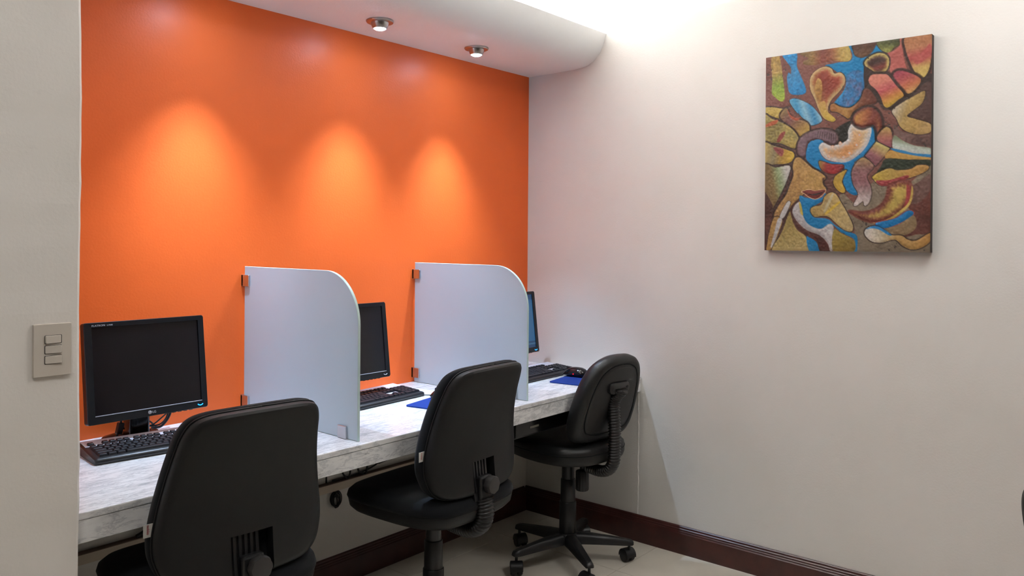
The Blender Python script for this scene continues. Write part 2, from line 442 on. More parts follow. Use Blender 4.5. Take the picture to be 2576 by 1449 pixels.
divider(-0.785, 'frosted glass divider nearer the corner, in front of the lit screen')

# ------------------------------------------------------------------ monitors
def screen_on():
    m = bpy.data.materials.new('lit blue screen'); m.use_nodes = True; nt = m.node_tree; b = nt.nodes['Principled BSDF']
    tc = nt.nodes.new('ShaderNodeTexCoord'); sp = nt.nodes.new('ShaderNodeSeparateXYZ'); nt.links.new(tc.outputs['Generated'], sp.inputs[0])
    r = nt.nodes.new('ShaderNodeValToRGB'); cr = r.color_ramp; cr.interpolation = 'CONSTANT'
    els = [(0.0, lin(26, 60, 95)), (0.052, lin(26, 60, 95)), (0.062, lin(80, 120, 150)), (0.067, lin(26, 60, 95)), (0.078, lin(80, 120, 150)), (0.083, lin(26, 60, 95)), (0.125, lin(38, 88, 128)), (0.90, lin(24, 62, 100))]
    while len(cr.elements) < len(els): cr.elements.new(0.5)
    for e, (p, c) in zip(cr.elements, els): e.position = p; e.color = c
    nt.links.new(sp.outputs['Z'], r.inputs['Fac'])
    b.inputs['Base Color'].default_value = (0.01, 0.01, 0.012, 1); b.inputs['Roughness'].default_value = 0.2
    nt.links.new(r.outputs['Color'], b.inputs['Emission Color']); b.inputs['Emission Strength'].default_value = 0.45
    return m
M_SCREENON = screen_on()

def monitor(x, y, label, on=False, led=True, rz=0.0, brand=True):
    t = empty('monitor', (x, y, CT), rz); tag(t, label, 'monitor', 'flat screens on the counter')
    W, H, tilt = 0.362, 0.289, math.radians(7.0)
    c, s = math.cos(tilt), math.sin(tilt); Z0 = 0.084
    def T(a, d, h):   # a across, d depth behind the face, h up the face
        return (a, d * c + h * s, Z0 + h * c - d * s)
    bl, br, bb, bt = 0.0215, 0.0195, 0.0235, 0.0145
    def plate(bm, pts, d0, d1):
        prism(bm, pts, lambda a, b, d: T(a, d, b), d0, d1); return bm
    # bezel frame: outer rounded rectangle with opening
    out = rrect(W, H, 0.007, 4, 0, H / 2)
    bm = NB()
    inn = rrect(W - bl - br, H - bb - bt, 0.0008, 4, (bl - br) / 2, bb + (H - bb - bt) / 2)
    rr = [[T(a, 0.020, b) for a, b in out], [T(a, 0.0025, b) for a, b in out], [T(a * 0.992, 0, H / 2 + (b - H / 2) * 0.990) for a, b in out], [T(a, 0.0006, b) for a, b in inn], [T(a, 0.005, b) for a, b in inn]]
    rings_mesh(bm, rr, False, False)
    autosmooth(obj('bezel', bm, M_BEZEL, t), 30)
    bm = NB(); A = [T(a, d, b) for d in (0.0042,) for a, b in ((-W / 2 + bl, bb), (W / 2 - br, bb), (W / 2 - br, H - bt), (-W / 2 + bl, H - bt))]
    B = [T(a, 0.008, b) for a, b in ((-W / 2 + bl, bb), (W / 2 - br, bb), (W / 2 - br, H - bt), (-W / 2 + bl, H - bt))]
    rings_mesh(bm, [A, B]); obj('screen', bm, M_SCREENON if on else M_SCREEN, t)
    # thin reflecting lower lip of the screen opening
    bm = NB(); prism(bm, [(-W / 2 + bl, bb - 0.0012), (W / 2 - br, bb - 0.0012), (W / 2 - br, bb + 0.0004), (-W / 2 + bl, bb + 0.0004)], lambda a, b, d: T(a, d, b), -0.0004, 0.004)
    obj('screen_lip', bm, M_SILVER if not on else M_BLACKP, t)
    # back housing
    bm = NB(); rr = []
    for sc, d in ((1.0, 0.018), (0.995, 0.026), (0.93, 0.038), (0.62, 0.054), (0.40, 0.058)):
        rr.append([T(a * sc, d, H / 2 + (b - H / 2) * sc) for a, b in out])
    rings_mesh(bm, rr); autosmooth(obj('housing', bm, M_BLACKP, t), 35)
    # neck and foot
    bm = NB(); rings_mesh(bm, [[(a + 0.004, 0.106 + b, z) for a, b in rrect(0.062, 0.060, 0.012, 3)] for z in (0.008, 0.06, 0.12, 0.19)]); autosmooth(obj('neck', bm, M_BLACKG, t), 40)
    bm = NB(); rr = []
    for sc, z in ((1.0, 0.0008), (1.0, 0.006), (0.96, 0.010), (0.6, 0.016), (0.3, 0.018)):
        rr.append([(0.086 * sc * math.cos(2 * PI * k / 36), 0.136 + 0.048 * sc * math.sin(2 * PI * k / 36), z) for k in range(36)])
    rings_mesh(bm, rr); autosmooth(obj('foot', bm, M_BLACKG, t), 40)
    # power light: a smile-shaped arc
    pts = []
    for k in range(9):
        a = math.radians(-150 + 120 * k / 8); pts.append(T(W / 2 - 0.026 + 0.0095 * math.cos(a), -0.0004, 0.0165 + 0.0075 * math.sin(a)))
    bm = NB(); tube(bm, pts, 0.0013, n=6); obj('power_light', bm, M_BLUELED if led else M_SILVER, t)
    Rm = Matrix(((1, 0, 0), (0, s, c), (0, c, -s)))  # text plane -> face plane
    def put_text(sx, size, a, h, name, wscale=1.0):
        me = text_mesh(sx, size)
        for v in me.vertices:
            v.co = Vector(T(a + v.co.x * wscale, -0.0006 - v.co.z, h + v.co.y))
        obj(name, me, M_TEXT, t)
    if brand:
        bm = NB(); lathe(bm, [(0.0001, -0.0008), (0.0052, -0.0008), (0.0052, 0.0004)], n=24, axis='y')
        me = bpy.data.meshes.new('logo_disc'); bm.to_mesh(me); bm.free()
        for v in me.vertices: v.co = Vector(T(v.co.x - 0.0045, v.co.y, 0.0115 + v.co.z))
        lg = obj('logo_disc', me, M_TEXT, t)
        bm = NB(); tube(bm, [T(-0.0045 + 0.0036 * math.cos(a), -0.0011, 0.0115 + 0.0036 * math.sin(a)) for a in [math.radians(80 + 270 * k / 14) for k in range(15)]], 0.0004, n=5)
        tube(bm, [T(-0.0045, -0.0011, 0.0130), T(-0.0045, -0.0011, 0.0098), T(-0.0025, -0.0011, 0.0098)], 0.0004, n=5)
        obj('logo_face', bm, M_BLACKP, lg)
        put_text('LG', 0.0095, 0.0025, 0.0083, 'logo_text')
        put_text('FLATRON', 0.0072, -W / 2 + 0.0215, H - 0.0118, 'model_text', 1.18)
        put_text('L1750S', 0.0056, -W / 2 + 0.0640, H - 0.0116, 'model_number', 1.0)
    # row of small buttons under the lower bezel
    bm = NB()
    for k in range(5): bx(bm, 0.05 + k * 0.018, 0.060 + k * 0.018, 0.006, 0.012, Z0 - 0.0025, Z0 + 0.001)
    obj('button_row', bm, M_BLACKG, t)
    return t
monitor(-2.031, -0.200, 'switched-off black monitor nearest the light switch', brand=True)
monitor(-1.272, -0.200, 'switched-off black monitor between the two glass dividers', led=False)
monitor(-0.333, -0.200, 'black monitor showing a blue screen in the corner', on=True)

# ------------------------------------------------------------------ keyboards
U = 0.019
KEYS = []     # (x units, row y, width, height)
def build_layout():
    rows = {4: [1] * 13 + [2], 3: [1.5] + [1] * 12 + [1.5], 2: [1.75] + [1] * 11 + [2.25], 1: [2.25] + [1] * 10 + [2.75], 0: [1.25] * 3 + [6.25] + [1.25] * 4}
    for r, ws in rows.items():
        x = 0
        for wd in ws: KEYS.append((x + wd / 2, r + 0.5, wd, 1)); x += wd
    fr = 5.9
    for x in [0] + [2, 3, 4, 5] + [6.5, 7.5, 8.5, 9.5] + [11, 12, 13, 14]: KEYS.append((x + 0.5, fr, 1, 1))
    for k in range(3):
        KEYS.append((15.25 + k + 0.5, fr, 1, 1)); KEYS.append((15.25 + k + 0.5, 4.5, 1, 1)); KEYS.append((15.25 + k + 0.5, 3.5, 1, 1)); KEYS.append((15.25 + k + 0.5, 0.5, 1, 1))
    KEYS.append((16.75, 1.5, 1, 1))
    for k in range(4): KEYS.append((18.5 + k + 0.5, 4.5, 1, 1))
    for r in (3, 2, 1):
        for k in range(3): KEYS.append((18.5 + k + 0.5, r + 0.5, 1, 1))
    KEYS.append((22.0, 3.0, 1, 2)); KEYS.append((22.0, 1.0, 1, 2)); KEYS.append((19.5, 0.5, 2, 1)); KEYS.append((21.0, 0.5, 1, 1))
build_layout()
KEYME = {}
def keycap(wd, ht):
    if (wd, ht) not in KEYME:
        a, b = wd * U / 2 - 0.0006, ht * U / 2 - 0.0006
        rr = [[(sx * a, sy * b, 0.0) for sx, sy in ((-1, -1), (1, -1), (1, 1), (-1, 1))],
              [(sx * (a - 0.0022), sy * (b - 0.0020) + 0.0006, 0.0068) for sx, sy in ((-1, -1), (1, -1), (1, 1), (-1, 1))],
              [(sx * (a - 0.0030), sy * (b - 0.0028) + 0.0006, 0.0074) for sx, sy in ((-1, -1), (1, -1), (1, 1), (-1, 1))]]
        bm = rings_mesh(NB(), rr); me = bpy.data.meshes.new('key'); bmesh.ops.recalc_face_normals(bm, faces=bm.faces); bm.to_mesh(me); bm.free(); me.materials.append(M_KEY)
        KEYME[(wd, ht)] = me
    return KEYME[(wd, ht)]
def keyboard(x, y, rz, label):
    """x,y: front left corner"""
    t = empty('keyboard', (x, y, CT + 0.0008), rz); tag(t, label, 'keyboard', 'black keyboards on the counter')
    Wk, Dk = 0.456, 0.172
    hz = lambda yy: 0.0165 + 0.014 * yy / Dk
    sl = math.atan(0.014 / Dk)
    sec = [(0.004, 0.0), (0.0, 0.004), (0.0, 0.010), (0.003, 0.0145), (0.010, hz(0.010)), (Dk - 0.008, hz(Dk - 0.008)), (Dk - 0.002, hz(Dk) - 0.003), (Dk, hz(Dk) - 0.008), (Dk, 0.008), (Dk - 0.004, 0.0)]
    bm = NB(); rr = []
    for xx, ins in ((0.0, 0.006), (0.003, 0.002), (0.008, 0.0), (Wk - 0.008, 0.0), (Wk - 0.003, 0.002), (Wk, 0.006)):
        rr.append([(xx, min(max(a, ins), Dk - ins), max(0.0, b - (ins * 0.7 if b > 0.004 else 0))) for a, b in sec])
    rings_mesh(bm, rr); autosmooth(obj('body', bm, M_BLACKP, t), 40)
    def deck(name, m, x0, x1, y0, y1, up):
        bm = NB(); A = [(x0, y0, hz(y0) - 0.001), (x1, y0, hz(y0) - 0.001), (x1, y1, hz(y1) - 0.001), (x0, y1, hz(y1) - 0.001)]
        rings_mesh(bm, [A, [(a, b, c + 0.001 + up) for a, b, c in A]]); return obj(name, bm, m, t)
    deck('top_panel', M_SILVER, 0.006, Wk - 0.006, 0.1125, Dk - 0.004, 0.0012)
    deck('nav_inlay', M_SILVER, 0.014 + 15.3 * U, 0.014 + 18.2 * U, 0.014 + 2.1 * U, 0.014 + 2.9 * U, 0.0008)
    for kx, ky, kw, kh in KEYS:
        k = obj('key', keycap(kw, kh), None, t)
        yy = 0.0145 + ky * U; k.location = (0.0135 + kx * U, yy, hz(yy) - 0.0005); k.rotation_euler = (sl, 0, 0)
    return t
keyboard(-2.240, -0.316, math.radians(-7.0), 'black keyboard in front of the monitor nearest the light switch')
keyboard(-1.430, -0.308, math.radians(4.5), 'black keyboard showing beyond the nearer glass divider')
keyboard(-0.560, -0.405, math.radians(2.0), 'black keyboard in the corner below the blue screen')

# ------------------------------------------------------------------ mouse pads and mice
def mousepad(x, y, rz, label):
    bm = NB(); prism(bm, rrect(0.225, 0.185, 0.016, 5), lambda a, b, d: (a, b, d), 0.0005, 0.0045)
    o = obj('mouse_pad', bm, M_BLUEPAD); o.location = (x, y, CT); o.rotation_euler = (0, 0, rz); tag(o, label, 'mouse pad', 'blue mouse pads'); return o
mousepad(-1.036, -0.428, math.radians(12), 'blue mouse pad half hidden by the middle chair')
mousepad(-0.290, -0.528, math.radians(9), 'blue mouse pad under the mouse by the corner')
def mouse(x, y, rz, label, glow=True):
    t = empty('computer_mouse', (x, y, CT + 0.005), rz); tag(t, label, 'mouse', 'black computer mice')
    secs = []
    for k in range(13):
        u = -1 + 2 * k / 12; yy = 0.062 * u
        hw = 0.0345 * (1 - abs(u) ** 3.2) ** 0.45 if abs(u) < 1 else 0.002
        hw = max(hw, 0.003) * (1 - 0.10 * u); hh = max(0.004, 0.042 * (1 - abs(u + 0.12) ** 2.6) ** 0.6) if abs(u + 0.12) < 1 else 0.004
        ring = []
        for j in range(16):
            a = 2 * PI * j / 16; cx, cz = math.cos(a), math.sin(a)
            ring.append((hw * math.copysign(abs(cx) ** 0.8, cx), yy, max(0.0006, 0.010 + (hh - 0.010) * cz if cz > 0 else 0.010 + 0.0094 * cz)))
        secs.append(ring)
    obj('shell', rings_mesh(NB(), secs), M_BLACKG, t, smooth=True)
    bm = NB(); lathe(bm, [(0.004, -0.0025), (0.0075, -0.0018), (0.0075, 0.0018), (0.004, 0.0025)], c=(0, 0.036, 0.032), axis='x', n=16); obj('scroll_wheel', bm, M_CABLE, t)
    if glow:
        bm = NB(); lathe(bm, [(0.0005, -0.0010), (0.0035, -0.0008), (0.0035, 0.0015)], c=(-0.0338, -0.006, 0.0145), axis='x', n=12); obj('sensor_glow', bm, M_REDLED, t)
    return t
mouse(-0.225, -0.462, math.radians(8), 'glossy black mouse on the blue pad by the corner')
mouse(-0.985, -0.385, math.radians(8), 'black mouse mostly hidden behind the middle chair', glow=False)

# ------------------------------------------------------------------ cables
def cable(name, pts, r, label, group=None, k=6):
    bm = NB(); tube(bm, catmull(pts, k), r, n=8); o = obj(name, bm, M_CABLE, smooth=True)
    tag(o, label, 'cable', group); return o
zc = CT + 0.004
cable('mouse_cable', [(-0.972, -0.330, zc + 0.006), (-0.965, -0.29, zc), (-0.99, -0.262, zc), (-1.03, -0.255, zc + 0.0)], 0.0018, 'thin black mouse cable running to the keyboard of the middle place')
# leads behind the first monitor
G1 = 'leads behind the first monitor'
cable('monitor_cable', [(-1.900, -0.08, 0.84), (-1.918, -0.08, 0.815), (-1.940, -0.08, 0.797), (-1.968, -0.075, 0.778), (-1.995, -0.055, 0.772), (-2.02, -0.012, 0.768)], 0.0024, 'black lead dropping slantwise beside the neck of the first monitor', G1)
cable('monitor_cable', [(-1.913, -0.060, 0.86), (-1.911, -0.062, 0.815), (-1.918, -0.064, 0.790), (-1.938, -0.062, 0.772), (-1.955, -0.030, 0.764), (-1.965, -0.010, zc)], 0.0024, 'thinner curved black lead right of the first monitor neck', G1)
cable('monitor_cable', [(-1.886, -0.042, 0.86), (-1.890, -0.042, 0.812), (-1.899, -0.042, 0.786), (-1.912, -0.040, 0.768), (-1.925, -0.034, zc + 0.003), (-1.94, -0.012, zc + 0.001)], 0.0042, 'thick curved black lead right of the first monitor neck', G1)
t = empty('video_cable', (-2.091, -0.125, CT + 0.002)); tag(t, 'black lead with a box-shaped bead below the first monitor', 'cable', G1)
bm = NB(); tube(bm, catmull([(0.008, 0.0, 0.13), (0.006, 0.0, 0.085), (0.001, 0.0, 0.048), (-0.010, 0.0, 0.020), (-0.022, 0.0, 0.004), (-0.06, 0.004, 0.0025)], 8), 0.0034, n=8); obj('lead', bm, M_CABLE, t, smooth=True)
bm = NB(); bx(bm, -0.0085, 0.0085, -0.0085, 0.0085, -0.017, 0.017, bev=0.0025); bmesh.ops.transform(bm, matrix=Matrix.Translation((0.0, 0.0, 0.044)) @ Matrix.Rotation(0.22, 4, 'Y'), verts=bm.verts)
obj('ferrite_bead', bm, M_BLACKP, t)
cable('power_cable', [(-2.066, -0.055, 0.775), (-2.048, -0.055, 0.792), (-2.028, -0.055, 0.800), (-2.005, -0.055, 0.798), (-1.965, -0.045, 0.785), (-1.930, -0.022, zc + 0.001)], 0.0028, 'grey-black lead looping low behind the first monitor neck', G1)

# trunking along the lower wall and the leads lying on it
t = empty('cable_trunking', (XP / 2, 0, 0.38)); tag(t, 'beige cable trunking with brown lid along the wall under the counter', 'trunking')
o = obj('channel', box(XP / 2, -XP / 2 - 0.002, -0.024, -0.0005, 0.0, 0.031, bev=0.001, seg=1), M_TRUNK, t)
o = obj('lid', box(XP / 2, -XP / 2 - 0.002, -0.026, -0.0005, 0.031, 0.034), M_TRUNKTOP, t)
def lead(pts, r, label): return cable('hanging_cable', pts, r, label, 'leads hanging under the counter')
zt = 0.419
lead([(-1.255, -0.02, 0.731), (-1.255, -0.018, 0.55), (-1.256, -0.018, zt)], 0.0035, 'straight black lead hanging down between the first two chairs')
lead([(-1.20, -0.03, 0.731), (-1.19, -0.02, 0.50), (-1.17, -0.02, 0.43), (-1.14, -0.02, 0.445), (-1.13, -0.02, 0.731)], 0.0035, 'black lead hanging in a narrow loop above the trunking')
lead([(-1.12, -0.03, 0.731), (-1.105, -0.02, 0.47), (-1.085, -0.02, 0.425), (-1.055, -0.02, 0.44), (-1.04, -0.02, 0.731)], 0.0040, 'thicker black lead looped down to the brown trunking lid')
lead([(-1.05, -0.03, 0.731), (-1.03, -0.02, 0.48), (-0.97, -0.02, 0.445), (-0.92, -0.02, 0.49), (-0.91, -0.02, 0.731)], 0.0035, 'wide shallow loop of black lead under the counter')
lead([(-0.90, -0.009, 0.731), (-0.93, -0.009, 0.50), (-0.99, -0.009, 0.44), (-1.10, -0.009, zt), (-1.22, -0.009, zt)], 0.0032, 'black lead lying along the brown trunking lid')
lead([(-1.88, -0.03, 0.731), (-1.91, -0.02, 0.52), (-1.95, -0.02, 0.44), (-1.99, -0.02, zt)], 0.0065, 'thick black lead slanting down near the light switch wall')
lead([(-1.85, -0.03, 0.731), (-1.87, -0.02, 0.50), (-1.90, -0.02, 0.43), (-1.93, -0.02, zt)], 0.0080, 'second thick black lead beside the slanting one')
lead([(-1.74, -0.03, 0.731), (-1.735, -0.02, 0.50), (-1.745, -0.02, zt)], 0.0055, 'black lead dropping beside the first chair back')
lead([(-1.70, -0.03, 0.731), (-1.69, -0.02, 0.52), (-1.66, -0.02, 0.46), (-1.63, -0.02, 0.731)], 0.0055, 'looped black lead just left of the first chair back')
# bundle of wire hung on the wall
bm = NB(); rng = random.Random(11)
for k in range(8):
    pts = []; ox, oz = rng.uniform(-0.006, 0.006), rng.uniform(-0.006, 0.006); ra, rb = rng.uniform(0.008, 0.024), rng.uniform(0.018, 0.034); ph = rng.uniform(-0.4, 0.4)
    for j in range(25):
        a = 2 * PI * j / 24; x_, z_ = ra * math.cos(a), rb * math.sin(a)
        pts.append((ox + x_ * math.cos(ph) - z_ * math.sin(ph), -0.004 - 0.0014 * k, oz + x_ * math.sin(ph) + z_ * math.cos(ph)))
    tube(bm, pts, 0.0022, n=6)
o = obj('wire_coil', bm, M_CABLE, smooth=True); o.location = (-1.200, -0.0005, 0.340); tag(o, 'coiled bundle of black wire hanging on the wall below the trunking', 'cable')

# slim computer case slung under the counter
t = empty('computer_case', (-0.62, -0.44, 0.605)); tag(t, 'slim black computer case slung under the counter behind the last chair', 'computer')
obj('case', box(-0.22, 0.22, -0.17, 0.17, 0.0, 0.1265, bev=0.004), M_BLACKP, t)
obj('front_panel', box(-0.21, 0.21, -0.176, -0.170, 0.006, 0.120, bev=0.002, seg=1), M_BLACKG, t)
obj('label_sticker', box(-0.125, -0.070, -0.1775, -0.1758, 0.030, 0.038), M_STICKER, t)
bm = NB(); bx(bm, 0.155, 0.158, -0.1775, -0.1758, 0.02, 0.10); obj('panel_seam', bm, M_CABLE, t)

# ------------------------------------------------------------------ light switch
t = empty('light_switch', (-2.4917, YP, 1.1255)); tag(t, 'beige light switch plate with three rockers on the left wall', 'switch')
rr = [[(a, d, b) for a, b in rrect(0.0745 * s, 0.1115 * s, 0.0015, 2)] for s, d in ((1.0, -0.0003), (1.0, -0.0065), (0.985, -0.0085))]
bm = rings_mesh(NB(), rr); obj('plate', bm, M_PLATE, t)
for k, dz in enumerate((0.0225, 0.0010, -0.0205)):
    bm = NB(); prism(bm, rrect(0.0342, 0.0182, 0.002, 3), lambda a, b, d: (a + 0.0005, d, b + dz), -0.0083, -0.0089); gap = obj('rocker_gap', bm, M_CABLE, t)
    tl = 0.0020 * (1 if k == 0 else -1)
    rr = []
    for s, d in ((1.0, -0.0084), (1.0, -0.0105), (0.92, -0.0120)):
        rr.append([(a * s + 0.0005, d + (tl * a / 0.0165 * (1 if d < -0.009 else 0)), b * s + dz) for a, b in rrect(0.0325, 0.0165, 0.0018, 3)])
    obj('rocker', rings_mesh(NB(), rr), M_PLATE, t)

# ------------------------------------------------------------------ chairs
def caster(t, x, y, ang, name='caster'):
    c = obj(name, lathe(NB(), [(0.006, 0.050), (0.006, 0.075)], c=(x, y, 0), n=10), M_BLACKP, t)
    a = ang; dx, dy = math.cos(a), math.sin(a); ox, oy = x + dx * 0.012, y + dy * 0.012
    for s in (-1, 1):
        bm = NB(); lathe(bm, [(0.003, -0.011), (0.021, -0.0105), (0.0245, -0.007), (0.025, 0.0), (0.0245, 0.007), (0.021, 0.0105), (0.003, 0.011)], axis='x', n=20)
        bmesh.ops.transform(bm, matrix=Matrix.Translation((ox - dy * s * 0.0145, oy + dx * s * 0.0145, 0.0252)) @ Matrix.Rotation(a + PI / 2, 4, 'Z'), verts=bm.verts)
        autosmooth(obj('wheel', bm, M_BLACKP, c), 40)
    # hood over the wheels
    bm = NB(); rr = []
    for u in (-0.027, -0.024, 0.024, 0.027):
        ins = 0.0295 if abs(u) < 0.026 else 0.024; ring = []
        for k in range(11):
            b = math.radians(-10 + 200 * k / 10); ring.append(Vector((ins * math.cos(b), u, 0.027 + ins * math.sin(b))))
        ring.append(Vector((-0.010, u, 0.034))); ring.append(Vector((0.010, u, 0.034)))
        rr.append(ring)
    M = Matrix.Translation((ox, oy, 0)) @ Matrix.Rotation(a, 4, 'Z')
    rings_mesh(bm, [[M @ p for p in r] for r in rr]); autosmooth(obj('hood', bm, M_BLACKP, c), 40)

def star_base(t, phase, seed, R=0.265, zseat=0.46):
    bm = NB(); lathe(bm, [(0.030, 0.075), (0.044, 0.080), (0.046, 0.110), (0.040, 0.122), (0.030, 0.125)], n=24)
    hub = autosmooth(obj('base_hub', bm, M_BLACKP, t), 40)
    rng = random.Random(seed)
    for k in range(5):
        a = math.radians(phase + 72 * k); rr = []
        for r, hw, zb, zt_ in ((0.028, 0.026, 0.078, 0.122), (0.10, 0.024, 0.078, 0.117), (0.18, 0.021, 0.076, 0.107), (R - 0.012, 0.0185, 0.074, 0.098), (R + 0.010, 0.0165, 0.074, 0.093), (R + 0.018, 0.010, 0.076, 0.086)):
            sec = [(-hw, zb), (hw, zb), (hw * 0.96, zt_ - 0.010), (hw * 0.6, zt_), (-hw * 0.6, zt_), (-hw * 0.96, zt_ - 0.010)]
            rr.append([(r * math.cos(a) - q * math.sin(a), r * math.sin(a) + q * math.cos(a), z) for q, z in sec])
        autosmooth(obj('base_leg', rings_mesh(NB(), rr), M_BLACKP, t), 50)
        caster(t, R * math.cos(a), R * math.sin(a), rng.uniform(0, 2 * PI))
    for (r, z0, z1) in ((0.0365, 0.122, 0.255), (0.032, 0.250, 0.350), (0.027, 0.345, zseat)):
        bm = NB(); lathe(bm, [(r - 0.002, z0), (r, z0 + 0.003), (r - 0.0008, z1 - 0.003), (r - 0.003, z1)], n=28); autosmooth(obj('column_sleeve', bm, M_BLACKP, t), 40)

def mirror_outline(half, k=5):
    full = half + [(-a, b) for a, b in reversed(half[1:-1])]
    return [(p.x, p.y) for p in catmull([(a, b, 0) for a, b in full], k, closed=True)]

BACK_A = mirror_outline([(0, 0.208), (0.07, 0.207), (0.125, 0.203), (0.157, 0.190), (0.174, 0.160), (0.183, 0.115), (0.196, 0.04), (0.210, -0.04), (0.216, -0.09), (0.212, -0.135), (0.192, -0.178), (0.150, -0.202), (0.08, -0.208), (0, -0.209)])
SEAT_A = mirror_outline([(0, 0.240), (0.10, 0.238), (0.175, 0.222), (0.215, 0.180), (0.228, 0.11), (0.230, 0.02), (0.225, -0.08), (0.205, -0.16), (0.165, -0.205), (0.09, -0.222), (0, -0.225)])

def chair_a(x, y, rz, label, phase, tag_text='mobiles', seed=1, lever=False):
    t = empty('office_chair', (x, y, 0), rz); tag(t, label, 'chair', 'black office chairs with ribbed upright')
    star_base(t, phase, seed)
    zm, ym = 0.760, -0.185
    def B(a, b, d):
        return (a, ym - 0.13 * b - 0.95 * b * b + 0.62 * a * a + d, zm + b)
    bm = NB(); pad(bm, BACK_A, [(0.25, -0.036), (0.5, -0.036), (0.75, -0.035), (0.90, -0.033), (0.95, -0.029), (0.98, -0.022), (0.993, -0.012), (0.993, 0.0), (0.9, 0.004), (0.7, 0.004), (0.4, 0.004)], B)
    sh = obj('back_shell', bm, M_SHELL, t)
    # slot cut in the lower middle of the shell
    cb = box(-0.056, 0.052, -0.5, 0.5, zm - 0.30, zm - 0.100)
    co = obj('slot_cutter', cb, None, t); md = sh.modifiers.new('slot', 'BOOLEAN'); md.object = co; md.operation = 'DIFFERENCE'; md.solver = 'EXACT'
    bpy.context.view_layer.update(); baked(sh); bpy.data.objects.remove(co); autosmooth(sh, 35)
    bm = NB(); pad(bm, BACK_A, [(0.4, 0.0), (0.8, 0.0), (0.97, 0.002), (1.005, 0.006), (1.012, 0.018), (1.005, 0.032), (0.97, 0.045), (0.88, 0.054), (0.7, 0.058), (0.4, 0.060), (0.2, 0.060)], B)
    obj('back_cushion', bm, M_FABRIC, t, smooth=True)
    bm = NB(); ring = [Vector(B(a * 1.000, b * 1.000, -0.001)) for a, b in BACK_A]; tube(bm, ring + [ring[0]], 0.0022, n=6); obj('back_piping', bm, M_SHELL, t, smooth=True)
    # sewn tag at the side
    bm = NB(); y0 = B(-0.212, -0.059, 0)[1]; bx(bm, -0.232, -0.207, y0 + 0.003, y0 + 0.0042, zm - 0.074, zm - 0.044); tg = obj('side_tag', bm, M_TAG, t)
    me = text_mesh(tag_text, 0.0100)
    for v in me.vertices: v.co = Vector((-0.2245 + v.co.y * 0.9, y0 + 0.0024 - v.co.z * 0.3, zm - 0.0455 - v.co.x * 0.70))
    obj('tag_text', me, M_RED, tg)
    # ribbed upright in the slot
    bs = lambda b: B(0, b, -0.012)[1]
    bm = NB(); rr = []
    for b in (-0.095, -0.16, -0.225): rr.append([(xx, bs(b) + yy, zm + b) for xx, yy in ((-0.054, 0.0), (-0.054, -0.010), (0.020, -0.010), (0.020, 0.0))])
    rings_mesh(bm, rr); up = obj('upright', bm, M_BLACKP, t)
    for k in range(5):
        bm = NB(); xr = -0.049 + 0.0145 * k; rr = []
        for b in (-0.098, -0.16, -0.195): rr.append([(xr + xx, bs(b) + yy, zm + b) for xx, yy in ((0, -0.009), (0, -0.0165), (0.0075, -0.0165), (0.0075, -0.009))])
        obj('rib', rings_mesh(bm, rr), M_BLACKP, up)
    # bracket and knob
    yk = bs(-0.18)
    bm = box(-0.036, 0.022, yk - 0.030, yk - 0.004, zm - 0.235, zm - 0.150, bev=0.006); obj('bracket', bm, M_BLACKP, t)
    bm = NB(); rr = []
    for sc, d in ((0.55, -0.020), (0.9, -0.030), (1.0, -0.036), (1.0, -0.050), (0.93, -0.055), (0.5, -0.057)):
        ring = []
        for k in range(40):
            a = 2 * PI * k / 40; r = 0.0285 * sc * (1 + (0.035 * math.cos(8 * a) if sc > 0.85 else 0)); ring.append((0.002 + r * math.cos(a), yk + d, zm - 0.178 + r * math.sin(a)))
        rr.append(ring)
    autosmooth(obj('knob', rings_mesh(NB(), rr), M_KNOB, t), 40)
    bm = NB(); bellows(bm, [(-0.008, yk - 0.018, zm - 0.225), (-0.008, yk - 0.022, zm - 0.268), (-0.008, yk - 0.010, zm - 0.308), (-0.008, yk + 0.030, zm - 0.332), (-0.008, yk + 0.085, zm - 0.332), (-0.008, yk + 0.13, zm - 0.325)], 0.033, pitch=0.0100, amp=0.0042, n=18, flat=(1.06, 0.78))
    obj('bellows', bm, M_RUBBER, t, smooth=True)
    # seat
    bm = NB(); pad(bm, SEAT_A, [(0.3, 0.456), (0.6, 0.456), (0.82, 0.460), (0.93, 0.468), (0.985, 0.482), (1.0, 0.500), (1.0, 0.508), (0.9, 0.510), (0.6, 0.510)], lambda a, b, d: (a, b, d)); autosmooth(obj('seat_pan', bm, M_SHELL, t), 40)
    bm = NB(); pad(bm, SEAT_A, [(0.6, 0.505), (0.95, 0.505), (1.006, 0.509), (1.018, 0.520), (1.0, 0.536), (0.94, 0.548), (0.8, 0.553), (0.5, 0.550), (0.25, 0.548)], lambda a, b, d: (a, b, d - 0.14 * max(0, b - 0.12) ** 1.2 * (1 if d > 0.515 else 0.4)))
    obj('seat_cushion', bm, M_FABRIC, t, smooth=True)
    obj('mechanism', box(-0.07, 0.07, -0.10, 0.10, 0.432, 0.458, bev=0.006), M_BLACKP, t)
    if not lever: return t
    bm = NB(); tube(bm, catmull([(-0.06, 0.05, 0.445), (-0.16, 0.075, 0.447), (-0.232, 0.085, 0.465), (-0.262, 0.088, 0.490)], 5), 0.006, n=8); obj('lever', bm, M_BLACKP, t, smooth=True)
    return t
chair_a(-2.077, -0.624, math.radians(-4.0), 'black office chair nearest the camera, tucked in at the first screen', 15, seed=4, lever=True)
chair_a(-1.260, -0.613, math.radians(3.0), 'black office chair in the middle, between the two glass dividers', 40, seed=8)

